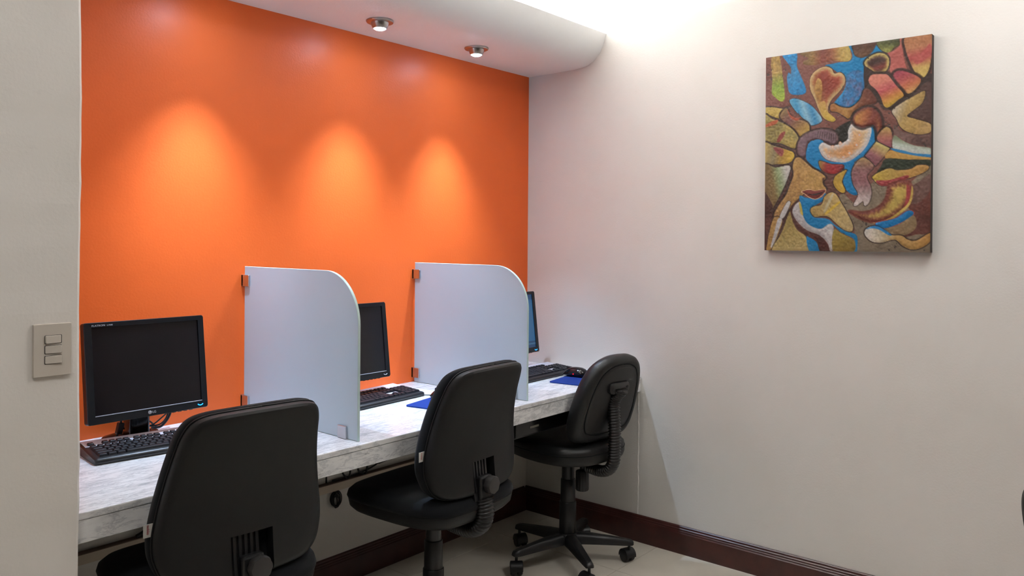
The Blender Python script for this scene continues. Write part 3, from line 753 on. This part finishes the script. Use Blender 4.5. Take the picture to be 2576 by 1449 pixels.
BACK_B = mirror_outline([(0, 0.184), (0.06, 0.179), (0.115, 0.158), (0.150, 0.118), (0.172, 0.060), (0.184, -0.01), (0.187, -0.08), (0.177, -0.135), (0.148, -0.168), (0.085, -0.182), (0, -0.184)])
SEAT_B = mirror_outline([(0, 0.232), (0.09, 0.226), (0.165, 0.192), (0.207, 0.125), (0.220, 0.03), (0.214, -0.07), (0.185, -0.15), (0.125, -0.20), (0.06, -0.216), (0, -0.218)])
def chair_b(x, y, rz, label, phase, seed=2):
    t = empty('task_chair', (x, y, 0), rz); tag(t, label, 'chair')
    star_base(t, phase, seed, R=0.262)
    zm, ym = 0.726, -0.220
    def B(a, b, d): return (a, ym - 0.30 * b + 0.32 * a * a + d, zm + b)
    bm = NB(); pad(bm, BACK_B, [(0.25, -0.030), (0.5, -0.030), (0.70, -0.0295), (0.775, -0.0285), (0.785, -0.0255), (0.795, -0.0285), (0.86, -0.030), (0.93, -0.024), (0.98, -0.010), (1.0, 0.008), (0.985, 0.026), (0.93, 0.040), (0.82, 0.048), (0.6, 0.052), (0.3, 0.053)], B)
    obj('backrest', bm, M_LEATHER, t, smooth=True)
    ring = [Vector(B(a * 0.785, b * 0.785, -0.0285)) for a, b in BACK_B]; bm = NB(); tube(bm, ring + [ring[0]], 0.0016, n=6); obj('back_seam', bm, M_FABRIC, t, smooth=True)
    # bracket plate with two screws
    zp = 0.775; yp_ = B(0, zp - zm, -0.030)[1]
    bm = NB(); rr = [[(a * s, yp_ + d, zp + b * s) for a, b in rrect(0.124, 0.046, 0.021, 5)] for s, d in ((1.0, 0.006), (1.0, -0.010), (0.9, -0.014))]
    rings_mesh(bm, rr); pl = autosmooth(obj('back_bracket', bm, M_BLACKP, t), 40)
    for s in (-1, 1):
        bm = NB(); lathe(bm, [(0.0015, -0.001), (0.0055, -0.001), (0.0055, 0.002)], c=(s * 0.044, yp_ - 0.014, zp), axis='y', n=12); obj('screw', bm, M_CABLE, pl)
    yb = -0.250
    bm = NB(); bellows(bm, [(0, yp_ - 0.022, zp - 0.010), (0, yb + 0.004, zp - 0.06), (0, yb, zp - 0.16), (0, yb, zp - 0.26), (0, yb + 0.004, zp - 0.305), (0, yb + 0.030, zp - 0.342), (0, yb + 0.075, zp - 0.356), (0, yb + 0.135, zp - 0.352)], 0.0265, pitch=0.0115, amp=0.0036, n=16, flat=(1.08, 0.78))
    obj('bellows', bm, M_RUBBER, t, smooth=True)
    bm = NB(); rr = []
    for z in (0.318, 0.323, 0.396, 0.400):
        ins = 0.9 if z in (0.318, 0.400) else 1.0
        rr.append([((0.027 * ins) * (1 + 0.04 * math.cos(14 * 2 * PI * k / 56)) * math.cos(2 * PI * k / 56), -0.080 + (0.027 * ins) * (1 + 0.04 * math.cos(14 * 2 * PI * k / 56)) * math.sin(2 * PI * k / 56), z) for k in range(56)])
    autosmooth(obj('tension_knob', rings_mesh(NB(), rr), M_BLACKP, t), 40)
    bm = NB(); pad(bm, SEAT_B, [(0.3, 0.455), (0.7, 0.455), (0.9, 0.458), (0.975, 0.466), (1.0, 0.482), (1.0, 0.500), (0.995, 0.503), (0.998, 0.506), (0.985, 0.520), (0.93, 0.533), (0.8, 0.540), (0.5, 0.541), (0.25, 0.540)], lambda a, b, d: (a, b, d - 0.10 * max(0, b - 0.12)))
    obj('seat', bm, M_LEATHER, t, smooth=True)
    ring = [Vector((a * 0.999, b * 0.999, 0.5035 - 0.10 * max(0, b - 0.12))) for a, b in SEAT_B]; bm = NB(); tube(bm, ring + [ring[0]], 0.0018, n=6); obj('seat_seam', bm, M_FABRIC, t, smooth=True)
    obj('mechanism', box(-0.06, 0.06, -0.13, 0.08, 0.436, 0.457, bev=0.005), M_BLACKP, t)
    bm = NB(); lathe(bm, [(0.011, 0.398), (0.011, 0.440)], c=(0, -0.080, 0), n=14); obj('knob_stem', bm, M_BLACKP, t, smooth=True)
    return t
chair_b(-0.395, -0.548, math.radians(-6.0), 'black leatherette task chair with rounded back in the corner', 25, seed=21)
chair_b(-1.163, -2.596, math.radians(-140), 'black chair of which only a sliver shows at the right border', 10, seed=33)

# ------------------------------------------------------------------ painting
def painting():
    X0, YA, YB, ZA, ZB = -0.032, -1.2555, -1.8640, 1.3320, 2.1108
    t = empty('abstract_painting', (-0.001, (YA + YB) / 2, ZA)); tag(t, 'large colourful abstract canvas with blue and ochre shapes on the right wall', 'painting')
    NU, NV = 250, 320
    quad = [(115, 203), (1110, 62), (1093, 1370), (100, 1348)]   # canvas corners in the tracing frame
    # homography tracing frame -> unit canvas (u to the right, v down)
    A = []; bvec = []
    for (x, y), (u, v) in zip(quad, ((0, 0), (1, 0), (1, 1), (0, 1))):
        A.append([x, y, 1, 0, 0, 0, -u * x, -u * y]); bvec.append(u); A.append([0, 0, 0, x, y, 1, -v * x, -v * y]); bvec.append(v)
    h = np.append(np.linalg.solve(np.array(A, float), np.array(bvec, float)), 1).reshape(3, 3)
    asp = (ZB - ZA) / (YA - YB)
    def tr(p):
        q = h @ np.array([p[0], p[1], 1.0]); return (q[0] / q[2], q[1] / q[2] * asp)
    uu, vv = np.meshgrid(np.linspace(0, 1, NU), np.linspace(0, asp, NV))
    rs = np.random.RandomState(4)
    def vnoise(n):
        g = rs.rand(n + 2, n + 2); x = uu * n * 0.999; y = vv / asp * n * 0.999; i = x.astype(int); j = y.astype(int); fx = x - i; fy = y - j
        fx = fx * fx * (3 - 2 * fx); fy = fy * fy * (3 - 2 * fy)
        return (g[j, i] * (1 - fx) + g[j, i + 1] * fx) * (1 - fy) + (g[j + 1, i] * (1 - fx) + g[j + 1, i + 1] * fx) * fy
    N1 = (vnoise(14) + vnoise(30) * 0.6 + vnoise(70) * 0.5) / 2.1; N2 = (vnoise(90) + vnoise(150)) / 2
    img = np.zeros((NV, NU, 3)); hgt = np.zeros((NV, NU))
    C = lambda c: np.array(c, float)
    img[:] = C((98, 60, 52)); img *= (0.9 + 0.2 * N1)[..., None]
    def shape(pts, cols, ax=None, edge=None, ew=0.012, out=0.0, outc=(38, 24, 20), nz=0.12, hh=0.6, k=5, sharp=False):
        P = [tr(p) for p in pts]
        if not sharp: P = [(q.x, q.y) for q in catmull([(a, b, 0) for a, b in P], k, closed=True)]
        P = np.array(P); lo = P.min(0) - out - 0.01; hi = P.max(0) + out + 0.01
        m = (uu >= lo[0]) & (uu <= hi[0]) & (vv >= lo[1]) & (vv <= hi[1]); x = uu[m]; y = vv[m]
        if x.size == 0: return
        ins = np.zeros(x.shape, bool); dist = np.full(x.shape, 9.0); n = len(P)
        for i in range(n):
            ax_, ay = P[i]; bx_, by = P[(i + 1) % n]
            c = ((ay > y) != (by > y)) & (x < (bx_ - ax_) * (y - ay) / ((by - ay) if by != ay else 1e-12) + ax_); ins ^= c
            dx, dy = bx_ - ax_, by - ay; L2 = dx * dx + dy * dy + 1e-12; tt = np.clip(((x - ax_) * dx + (y - ay) * dy) / L2, 0, 1)
            dist = np.minimum(dist, np.hypot(x - ax_ - tt * dx, y - ay - tt * dy))
        sd = np.where(ins, dist, -dist)
        if out > 0:
            w_ = np.clip((sd + out) / (out * 0.45), 0, 1) * 0.9; w_ = w_[:, None]; img[m] = img[m] * (1 - w_) + C(outc) * w_
        if ax is not None:
            a0 = np.array(tr(ax[0])); a1 = np.array(tr(ax[1])); d = a1 - a0; s = np.clip(((x - a0[0]) * d[0] + (y - a0[1]) * d[1]) / (d @ d), 0, 1)
        else:
            s = np.clip(N1[m] * 1.6 - 0.3, 0, 1)
        cs = np.array(cols, float); q = s * (len(cs) - 1); i0 = np.minimum(q.astype(int), max(0, len(cs) - 2)); f = (q - i0)[:, None]
        col = cs[i0] * (1 - f) + cs[np.minimum(i0 + 1, len(cs) - 1)] * f
        if edge is not None:
            e = np.clip(sd / ew + (N2[m] - 0.5) * 0.5, 0, 1); e = (e * e * (3 - 2 * e))[:, None]; col = C(edge) * (1 - e) + col * e
        col = (col * 0.74 + col.mean(1, keepdims=True) * 0.06) * (1 + nz * 1.5 * (N2[m] - 0.5) + nz * (N1[m] - 0.5))[:, None]
        a = np.clip(sd / 0.003 + 0.5, 0, 1)[:, None]; img[m] = img[m] * (1 - a) + col * a
        hgt[m] = np.maximum(hgt[m], hh * np.clip(sd / 0.012, 0, 1))
    BL = (0, 124, 186); DK = (40, 26, 22); OC = (182, 140, 78); YE = (208, 176, 88); RB = (112, 48, 34)
    # broad grounds
    shape([(560, 1000), (650, 1070), (745, 950), (830, 950), (900, 1000), (1000, 930), (1110, 860), (1120, 1390), (640, 1390), (640, 1220), (560, 1100)], [(126, 110, 90), (142, 126, 104)], nz=0.08, hh=0.1)
    shape([(1110, 960), (1000, 1030), (960, 1090), (1000, 1150), (1010, 1215), (930, 1250), (940, 1275), (1010, 1260), (1110, 1230)], [(88, 42, 32), (112, 58, 46)], hh=0.2)
    shape([(870, 960), (1000, 960), (1095, 900), (1095, 1000), (990, 1080)], [(128, 96, 86), (100, 66, 58)], hh=0.1)
    shape([(470, 850), (620, 850), (600, 1000), (470, 1010), (450, 930)], [(104, 62, 52)], hh=0.1)
    shape([(250, 830), (420, 850), (460, 1000), (330, 1020), (230, 1180), (150, 1360), (90, 1360), (90, 1100)], [(74, 38, 30), (96, 50, 38)], hh=0.1)
    shape([(780, 350), (1110, 300), (1110, 470), (1000, 560), (860, 520), (770, 450)], [(46, 32, 28), (66, 46, 40)], hh=0.1)
    shape([(990, 430), (1105, 350), (1105, 600), (980, 560)], [(86, 58, 52)], hh=0.1)
    shape([(880, 600), (940, 650), (1095, 660), (1095, 740), (900, 680)], [(96, 66, 60), (128, 96, 88)], hh=0.1)
    # top row
    shape([(150, 200), (190, 186), (205, 240), (216, 330), (226, 420), (221, 455), (200, 462), (165, 435), (148, 410), (152, 330), (145, 250)], [(168, 132, 66), (186, 150, 84), (150, 178, 66), (168, 190, 70)], ax=((170, 200), (200, 460)), nz=0.25)
    shape([(214, 184), (296, 172), (299, 250), (318, 300), (352, 385), (345, 416), (300, 424), (262, 418), (246, 385), (240, 320), (250, 290), (262, 300), (262, 262), (238, 225)], [(24, 128, 190), (60, 140, 196), (36, 138, 204)], ax=((250, 180), (310, 420)), nz=0.3)
    shape([(318, 178), (470, 155), (600, 132), (620, 170), (624, 205), (596, 226), (500, 222), (420, 246), (346, 244), (338, 225), (370, 205)], [(120, 92, 50), (150, 112, 62), (122, 56, 40), (140, 78, 52), (196, 160, 86), (208, 178, 96)], ax=((340, 230), (620, 190)), nz=0.2)
    shape([(608, 128), (640, 122), (642, 180), (690, 205), (740, 172), (772, 105), (792, 100), (796, 150), (830, 176), (770, 180), (712, 215), (706, 300), (698, 400), (660, 470), (600, 505), (552, 490), (520, 474), (578, 400), (592, 335), (540, 290), (500, 262), (470, 248), (560, 230), (618, 222), (630, 180)], [BL, (4, 132, 192)], nz=0.06)
    shape([(600, 300), (690, 285), (697, 390), (650, 465), (590, 498), (545, 484), (588, 400)], [(66, 92, 140), (40, 120, 180), (88, 84, 120)], nz=0.35)
    shape([(640, 122), (768, 104), (764, 140), (735, 180), (690, 200), (652, 190), (638, 160)], [(82, 50, 36), (112, 76, 48)], ax=((700, 110), (690, 200)), out=0.006)
    shape([(786, 104), (922, 84), (918, 120), (880, 145), (862, 165), (835, 172), (796, 148)], [(62, 62, 36), (100, 104, 54), (172, 170, 84)], ax=((850, 95), (835, 172)), nz=0.3, out=0.006)
    shape([(918, 90), (946, 84), (938, 190), (958, 270), (966, 290), (900, 300), (872, 312), (852, 260), (850, 195), (838, 178), (878, 162), (916, 130)], [(196, 104, 92), (178, 88, 80), (200, 106, 96)], ax=((930, 90), (890, 300)), nz=0.05)
    shape([(955, 80), (1120, 58), (1108, 180), (1088, 280), (1050, 325), (1008, 292), (975, 225), (950, 150)], [(172, 112, 72), (186, 120, 82), (178, 70, 70), (206, 168, 92), (222, 192, 104)], ax=((1020, 80), (1050, 320)), nz=0.14, out=0.018)
    shape([(1000, 205), (1060, 160), (1100, 120), (1100, 180), (1050, 230), (1010, 240)], [(184, 72, 72), (190, 96, 84)], nz=0.1)
    shape([(704, 232), (730, 200), (778, 178), (822, 180), (848, 205), (850, 245), (832, 282), (800, 300), (760, 298), (735, 280), (715, 262)], [(78, 44, 34), (62, 34, 28), (120, 46, 36), (66, 36, 28)], ax=((760, 200), (780, 300)), edge=(206, 182, 104), ew=0.03, out=0.012)
    shape([(700, 262), (735, 270), (770, 298), (745, 310), (730, 350), (760, 400), (790, 470), (740, 400), (706, 390)], [DK, (62, 34, 28)], hh=0.1)
    shape([(875, 308), (900, 284), (950, 286), (1040, 330), (1012, 388), (968, 418), (930, 396), (886, 345)], [(160, 60, 76), (178, 78, 78), (200, 112, 72), (212, 160, 92)], ax=((920, 290), (975, 415)), out=0.020, nz=0.12)
    shape([(728, 335), (750, 305), (820, 302), (846, 310), (890, 365), (938, 425), (905, 455), (850, 498), (820, 492), (800, 440), (772, 395), (738, 365)], [(222, 134, 114), (216, 128, 108), (190, 82, 86), (206, 136, 62), (220, 184, 70)], ax=((780, 305), (860, 498)), out=0.022, nz=0.10)
    shape([(702, 392), (735, 395), (770, 440), (776, 465), (760, 478), (700, 492), (640, 520), (610, 565), (585, 555), (540, 528), (500, 520), (498, 488), (520, 476), (560, 497), (620, 500), (675, 455)], [(168, 108, 60), (178, 130, 66), (124, 70, 44), (102, 48, 34)], ax=((500, 510), (760, 440)), out=0.008, nz=0.12)
    shape([(868, 522), (920, 478), (1000, 432), (1062, 402), (1066, 430), (1046, 478), (1000, 515), (958, 552), (1010, 570), (1098, 600), (1096, 650), (1020, 662), (950, 642), (912, 610), (895, 570)], [(208, 190, 164), (186, 152, 88), (178, 142, 78), (186, 150, 92)], ax=((870, 540), (1080, 600)), out=0.006, nz=0.2)
    # heart-like blossom
    shape([(376, 340), (392, 300), (430, 268), (475, 256), (508, 270), (522, 296), (560, 292), (584, 315), (585, 355), (556, 400), (508, 450), (484, 500), (490, 540), (528, 570), (510, 584), (462, 566), (432, 520), (405, 450), (380, 395)], [(156, 96, 44), (134, 44, 26), (150, 52, 28)], ax=((400, 420), (560, 340)), edge=(216, 182, 124), ew=0.045, out=0.006, outc=(60, 30, 24), nz=0.14)
    shape([(420, 330), (445, 340), (450, 400), (438, 480), (425, 470), (405, 400)], [(178, 124, 58), (208, 168, 98)], nz=0.2)
    shape([(430, 480), (455, 462), (470, 470), (478, 520), (528, 568), (506, 584), (462, 564), (438, 520)], [(212, 164, 90), (214, 184, 72)], ax=((450, 470), (510, 580)), nz=0.1)
    shape([(254, 462), (278, 446), (320, 454), (376, 482), (415, 520), (448, 578), (384, 606), (345, 572), (290, 520)], [(120, 186, 222), (64, 156, 206), (150, 200, 226), (56, 140, 194), (160, 204, 226)], ax=((270, 540), (420, 480)), out=0.005, nz=0.1)
    # left group
    shape([(104, 502), (150, 496), (212, 506), (240, 500), (205, 540), (192, 562), (165, 556), (104, 528)], [(190, 158, 76), (206, 178, 92)], out=0.010, nz=0.16)
    shape([(198, 556), (222, 510), (240, 506), (256, 545), (282, 572), (318, 572), (358, 588), (374, 620), (362, 655), (335, 676), (302, 662), (262, 620)], [(150, 120, 78), (122, 76, 76), (160, 120, 66), (206, 170, 82)], ax=((225, 520), (345, 670)), out=0.012, nz=0.14)
    shape([(240, 505), (262, 545), (300, 562), (322, 552), (305, 575), (275, 572), (252, 548)], [(178, 82, 52)], hh=0.2)
    shape([(100, 545), (150, 566), (215, 592), (272, 630), (306, 685), (284, 742), (200, 712), (100, 690)], [(146, 128, 70), (166, 148, 86), (190, 158, 74)], out=0.014, nz=0.28)
    shape([(176, 700), (200, 655), (228, 642), (218, 672), (195, 702)], [(150, 62, 54)], hh=0.3)
    shape([(104, 608), (140, 585), (184, 572), (170, 598), (110, 616)], [(190, 92, 54)], hh=0.2)
    shape([(100, 712), (160, 726), (240, 752), (276, 768), (278, 800), (248, 828), (180, 836), (100, 832)], [(196, 166, 96), (150, 132, 96), (196, 152, 60), (214, 176, 60)], ax=((105, 770), (280, 790)), out=0.014, nz=0.14)
    shape([(158, 736), (215, 748), (208, 790), (178, 770)], [(150, 66, 62)], hh=0.2)
    shape([(96, 852), (170, 856), (254, 846), (240, 920), (200, 1010), (150, 1100), (120, 1130), (96, 1130)], [(128, 100, 58), (136, 110, 66), (152, 170, 120), (214, 208, 200)], ax=((110, 960), (240, 930)), out=0.010, nz=0.16)
    shape([(96, 1000), (130, 1040), (150, 1095), (110, 1150), (96, 1150)], [(84, 44, 34), (62, 34, 28)], hh=0.1)
    # centre
    shape([(520, 640), (600, 585), (622, 590), (606, 640), (606, 690), (570, 715), (530, 722)], [(34, 30, 22)], hh=0.1)
    shape([(300, 775), (296, 730), (318, 680), (370, 645), (440, 627), (505, 634), (540, 664), (542, 700), (520, 722), (495, 716), (460, 700), (410, 690), (372, 702), (354, 740), (352, 786), (325, 796)], [(112, 82, 90), (132, 104, 112), (118, 84, 84)], edge=(84, 54, 54), ew=0.012, out=0.010, nz=0.2, hh=1.0)
    for k in range(9):
        x_ = 425 + k * 13; shape([(x_, 642 + k * 2.0), (x_ + 4, 641 + k * 2.0), (x_ - 4 + k, 678 + k * 2.6), (x_ - 7 + k, 677 + k * 2.6)], [(62, 38, 40)], hh=0.2, sharp=True)
    shape([(360, 730), (380, 700), (430, 690), (456, 706), (430, 742), (456, 800), (520, 826), (600, 816), (680, 770), (728, 700), (736, 622), (764, 602), (778, 640), (768, 705), (720, 775), (655, 815), (628, 862), (626, 930), (648, 985), (664, 1012), (640, 1024), (598, 1000), (566, 950), (578, 890), (575, 842), (520, 838), (432, 822), (440, 884), (400, 856), (352, 806)], [BL], nz=0.05)
    shape([(428, 742), (450, 708), (500, 728), (556, 716), (600, 690), (604, 640), (624, 600), (660, 612), (738, 618), (740, 665), (715, 730), (655, 792), (590, 826), (520, 822), (462, 800)], [(222, 172, 118), (214, 146, 86), (228, 190, 140)], ax=((450, 760), (700, 650)), edge=(224, 220, 220), ew=0.05, nz=0.12, hh=0.9)
    for (x_, y_) in ((672, 664), (655, 724), (612, 772), (575, 797), (490, 790), (510, 735), (557, 714)):
        shape([(x_ - 8, y_), (x_, y_ - 8), (x_ + 8, y_), (x_, y_ + 8)], [(232, 214, 196)], out=0.004, outc=(190, 120, 80), hh=1.6, nz=0.02)
    shape([(632, 572), (648, 535), (700, 502), (752, 502), (792, 540), (808, 600), (798, 660), (780, 692), (774, 640), (755, 604), (720, 612), (690, 622), (650, 605)], [(198, 140, 66), (172, 100, 56), (116, 46, 34), (160, 92, 52)], ax=((645, 570), (800, 600)), edge=(104, 42, 32), ew=0.025, out=0.018, nz=0.12, hh=0.9)
    shape([(776, 690), (795, 648), (830, 618), (858, 632), (868, 680), (860, 738), (820, 726)], [(190, 156, 84), (172, 104, 84), (150, 78, 92)], ax=((830, 620), (820, 735)), out=0.014, nz=0.1)
    shape([(704, 788), (740, 745), (772, 704), (852, 744), (826, 785), (768, 850)], [(206, 188, 110), (182, 146, 98), (150, 92, 96), (136, 80, 88)], ax=((810, 725), (740, 820)), out=0.008, nz=0.12, sharp=True)
    shape([(628, 868), (655, 825), (698, 800), (756, 850), (722, 895), (716, 925), (738, 975), (740, 1030), (722, 1075), (700, 1086), (690, 1060), (655, 1085), (634, 1080), (662, 1020), (634, 960), (624, 910)], [(176, 142, 90), (140, 94, 92), (142, 92, 96), (186, 160, 156), (226, 214, 208)], ax=((700, 800), (680, 1085)), out=0.006, nz=0.2, hh=0.8)
    shape([(428, 820), (455, 822), (500, 838), (572, 842), (566, 872), (520, 896), (465, 886), (436, 858)], [(176, 140, 66), (150, 40, 38), (160, 34, 38), (118, 34, 32)], ax=((430, 840), (570, 860)), out=0.005, nz=0.12)
    shape([(514, 945), (524, 912), (552, 890), (594, 872), (578, 905), (566, 945), (584, 990), (576, 1010), (548, 1000), (524, 975)], [(186, 152, 62), (206, 160, 48)], out=0.007, nz=0.12)
    # right middle
    shape([(872, 742), (880, 668), (930, 698), (1000, 728), (1098, 745), (1098, 782), (1000, 776), (930, 758)], [(120, 132, 100), (196, 206, 190), (214, 216, 210)], ax=((960, 700), (940, 765)), nz=0.16, out=0.008, outc=(96, 66, 60))
    shape([(856, 744), (930, 757), (1000, 775), (1098, 783), (1098, 800), (990, 790), (900, 770)], [(44, 136, 196)], nz=0.06, hh=0.3)
    shape([(828, 804), (852, 758), (910, 770), (1000, 788), (1098, 802), (1098, 812), (960, 812)], [(206, 164, 80), (196, 144, 70)], nz=0.1, hh=0.4)
    shape([(768, 898), (800, 850), (832, 806), (960, 812), (1096, 816), (1094, 852), (1030, 846), (985, 872), (900, 876), (840, 866), (800, 892)], [(34, 44, 28), (42, 50, 30)], nz=0.15, hh=0.2)
    shape([(750, 912), (790, 886), (850, 864), (900, 876), (980, 868), (1020, 846), (1080, 848), (1082, 872), (1030, 902), (960, 926), (880, 955), (800, 968), (756, 932)], [(206, 172, 60), (180, 146, 66), (190, 142, 70), (196, 146, 74)], ax=((755, 915), (1070, 860)), nz=0.16, out=0.006)
    shape([(770, 938), (850, 934), (955, 906), (958, 926), (870, 962), (800, 968)], [(166, 58, 62), (150, 50, 52)], hh=0.5)
    shape([(606, 1118), (690, 1126), (770, 1104), (824, 1050), (842, 985), (850, 962), (910, 942), (968, 946), (986, 1000), (976, 1060), (950, 1090), (900, 1140), (830, 1172), (752, 1186), (676, 1164)], [(202, 176, 96), (190, 160, 76), (202, 172, 84)], ax=((640, 1120), (960, 960)), edge=(112, 42, 32), ew=0.05, out=0.010, outc=(96, 48, 36), nz=0.14, hh=0.8)
    shape([(955, 960), (978, 1000), (964, 1070), (934, 1100), (950, 1040)], [(160, 54, 54)], hh=0.4)
    shape([(985, 970), (992, 1010), (976, 1075), (930, 1125), (840, 1178), (745, 1192), (840, 1166), (920, 1112), (968, 1060)], [(208, 176, 84)], hh=0.6)
    shape([(764, 1192), (880, 1164), (958, 1118), (996, 1130), (970, 1160), (890, 1202), (815, 1222)], [(0, 116, 182)], nz=0.05, out=0.005, outc=(140, 50, 50))
    shape([(820, 1226), (900, 1204), (990, 1148), (1012, 1190), (998, 1234), (940, 1264), (880, 1256)], [(150, 124, 86), (140, 112, 78)], nz=0.14)
    shape([(700, 1256), (712, 1222), (760, 1208), (806, 1226), (858, 1262), (920, 1266), (958, 1290), (1010, 1296), (1095, 1252), (1095, 1300), (1040, 1340), (980, 1350), (925, 1326), (880, 1290), (800, 1308), (738, 1298)], [(224, 216, 206), (214, 196, 164), (182, 142, 80), (188, 144, 78), (186, 134, 66)], ax=((710, 1260), (1085, 1290)), nz=0.16, out=0.008, hh=0.8)
    shape([(704, 1228), (760, 1206), (812, 1226), (862, 1262), (840, 1262), (790, 1232), (745, 1222)], [(20, 124, 190)], hh=0.3)
    # profile, lips and lower left
    shape([(272, 850), (285, 806), (312, 796), (350, 826), (390, 862), (432, 884), (468, 916), (450, 938), (454, 962), (470, 985), (440, 998), (360, 1002), (318, 1030), (270, 1080), (235, 1120), (206, 1160), (158, 1146), (180, 1092), (230, 1020), (258, 950), (276, 900)], [(186, 140, 82), (172, 128, 70), (190, 146, 84), (166, 128, 66)], nz=0.26, out=0.014, hh=0.9)
    shape([(450, 920), (468, 916), (448, 940)], [(104, 62, 52)], sharp=True, hh=0.1)
    shape([(160, 1152), (208, 1166), (184, 1250), (150, 1330), (120, 1352), (112, 1340), (130, 1240)], [(186, 142, 80), (176, 134, 72)], nz=0.14, out=0.006)
    shape([(192, 1148), (238, 1062), (258, 1066), (240, 1110), (214, 1156)], [(214, 210, 208)], nz=0.1, out=0.004)
    shape([(138, 1326), (158, 1250), (182, 1162), (206, 1166), (186, 1230), (160, 1300), (150, 1326)], [(206, 202, 202)], nz=0.16)
    shape([(150, 1360), (205, 1240), (255, 1115), (275, 1190), (330, 1250), (352, 1280), (360, 1360)], [(150, 128, 66), (176, 152, 88), (196, 170, 108)], ax=((240, 1150), (300, 1350)), nz=0.24, out=0.006)
    shape([(312, 1025), (360, 1038), (440, 1038), (462, 1010), (478, 1040), (410, 1080), (376, 1110), (400, 1152), (480, 1164), (530, 1206), (600, 1240), (654, 1268), (652, 1362), (632, 1362), (640, 1290), (560, 1246), (505, 1200), (452, 1226), (380, 1218), (330, 1150), (318, 1090)], [BL, (4, 118, 178)], nz=0.06)
    shape([(352, 1262), (400, 1270), (440, 1330), (446, 1362), (372, 1362)], [(40, 130, 180), (0, 120, 186)], nz=0.14)
    shape([(255, 1115), (275, 1070), (310, 1050), (280, 1110), (290, 1170), (350, 1230), (430, 1262), (480, 1320), (500, 1362), (436, 1362), (410, 1300), (350, 1262), (290, 1220)], [(70, 34, 28), (92, 44, 34)], hh=0.3)
    shape([(268, 1120), (284, 1080), (312, 1060), (322, 1080), (328, 1130), (350, 1180), (390, 1210), (440, 1222), (486, 1194), (512, 1206), (514, 1280), (505, 1356), (492, 1356), (478, 1310), (430, 1262), (350, 1228), (290, 1170)], [(206, 204, 208), (190, 180, 178), (214, 210, 208)], nz=0.14, hh=0.8)
    shape([(308, 1062), (322, 1082), (332, 1140), (318, 1130), (312, 1100)], [(212, 182, 70)], hh=0.5)
    shape([(376, 1112), (395, 1090), (442, 1078), (462, 1030), (500, 1006), (530, 1018), (556, 1060), (592, 1122), (630, 1205), (618, 1240), (565, 1222), (490, 1156), (450, 1146), (400, 1150)], [(186, 150, 82), (196, 166, 104), (206, 178, 120)], ax=((390, 1110), (610, 1220)), nz=0.22, out=0.007, hh=0.9)
    for a_, b_, c_ in (((462, 1115), (508, 1022), (206, 190, 150)), ((472, 1130), (545, 1068), (226, 186, 60)), ((450, 1100), (486, 1025), (176, 150, 100))):
        shape([(a_[0] - 5, a_[1] - 4), (b_[0] - 4, b_[1] - 4), (b_[0] + 6, b_[1] + 4), (a_[0] + 5, a_[1] + 4)], [c_], hh=1.0, nz=0.1)
    shape([(514, 1232), (560, 1250), (636, 1296), (632, 1362), (514, 1362)], [(160, 134, 54), (140, 112, 40)], ax=((520, 1240), (600, 1350)), nz=0.16)
    shape([(326, 1000), (370, 990), (405, 996), (466, 990), (450, 1018), (410, 1044), (372, 1034), (345, 1014)], [(142, 58, 48), (120, 44, 38)], out=0.005, outc=(214, 180, 140), hh=0.8)
    shape([(334, 1004), (390, 1016), (460, 1000), (400, 1024)], [(30, 18, 18)], hh=0.2)
    # mesh
    hgt2 = hgt * 0.0016 + (N2 - 0.5) * 0.0022 + (N1 - 0.5) * 0.0012
    ed = np.minimum(np.minimum(uu, 1 - uu), np.minimum(vv, asp - vv)); hgt2 *= np.clip(ed / 0.012, 0, 1)
    Y = YA + (YB - YA) * uu; Z = ZB - (ZB - ZA) * vv / asp; X = X0 - hgt2
    loc = np.array(t.location)
    co = np.stack([X, Y, Z], -1).reshape(-1, 3) - loc
    ii = np.arange(NV * NU).reshape(NV, NU); q = np.stack([ii[:-1, :-1], ii[1:, :-1], ii[1:, 1:], ii[:-1, 1:]], -1).reshape(-1, 4)
    me = bpy.data.meshes.new('painted_canvas'); me.from_pydata(co.tolist(), [], q.tolist())
    s = np.clip(img.reshape(-1, 3) / 255, 0, 1); l = np.where(s <= 0.04045, s / 12.92, ((s + 0.055) / 1.055) ** 2.4)
    at = me.color_attributes.new('paint', 'FLOAT_COLOR', 'POINT'); at.data.foreach_set('color', np.concatenate([l, np.ones((len(l), 1))], 1).astype(np.float32).ravel())
    m = mat('oil paint', (0.5, 0.5, 0.5, 1), 0.55, spec=0.3); nt = m.node_tree; a = nt.nodes.new('ShaderNodeAttribute'); a.attribute_name = 'paint'
    nt.links.new(a.outputs['Color'], nt.nodes['Principled BSDF'].inputs['Base Color'])
    obj('painted_canvas', me, m, t, smooth=True)
    bm = box(X0 + 0.0006, -0.001, YB, YA, ZA, ZB); o = obj('stretcher', bm, M_CANVASEDGE, t); o.matrix_parent_inverse = Matrix.Translation(-Vector(t.location))
painting()
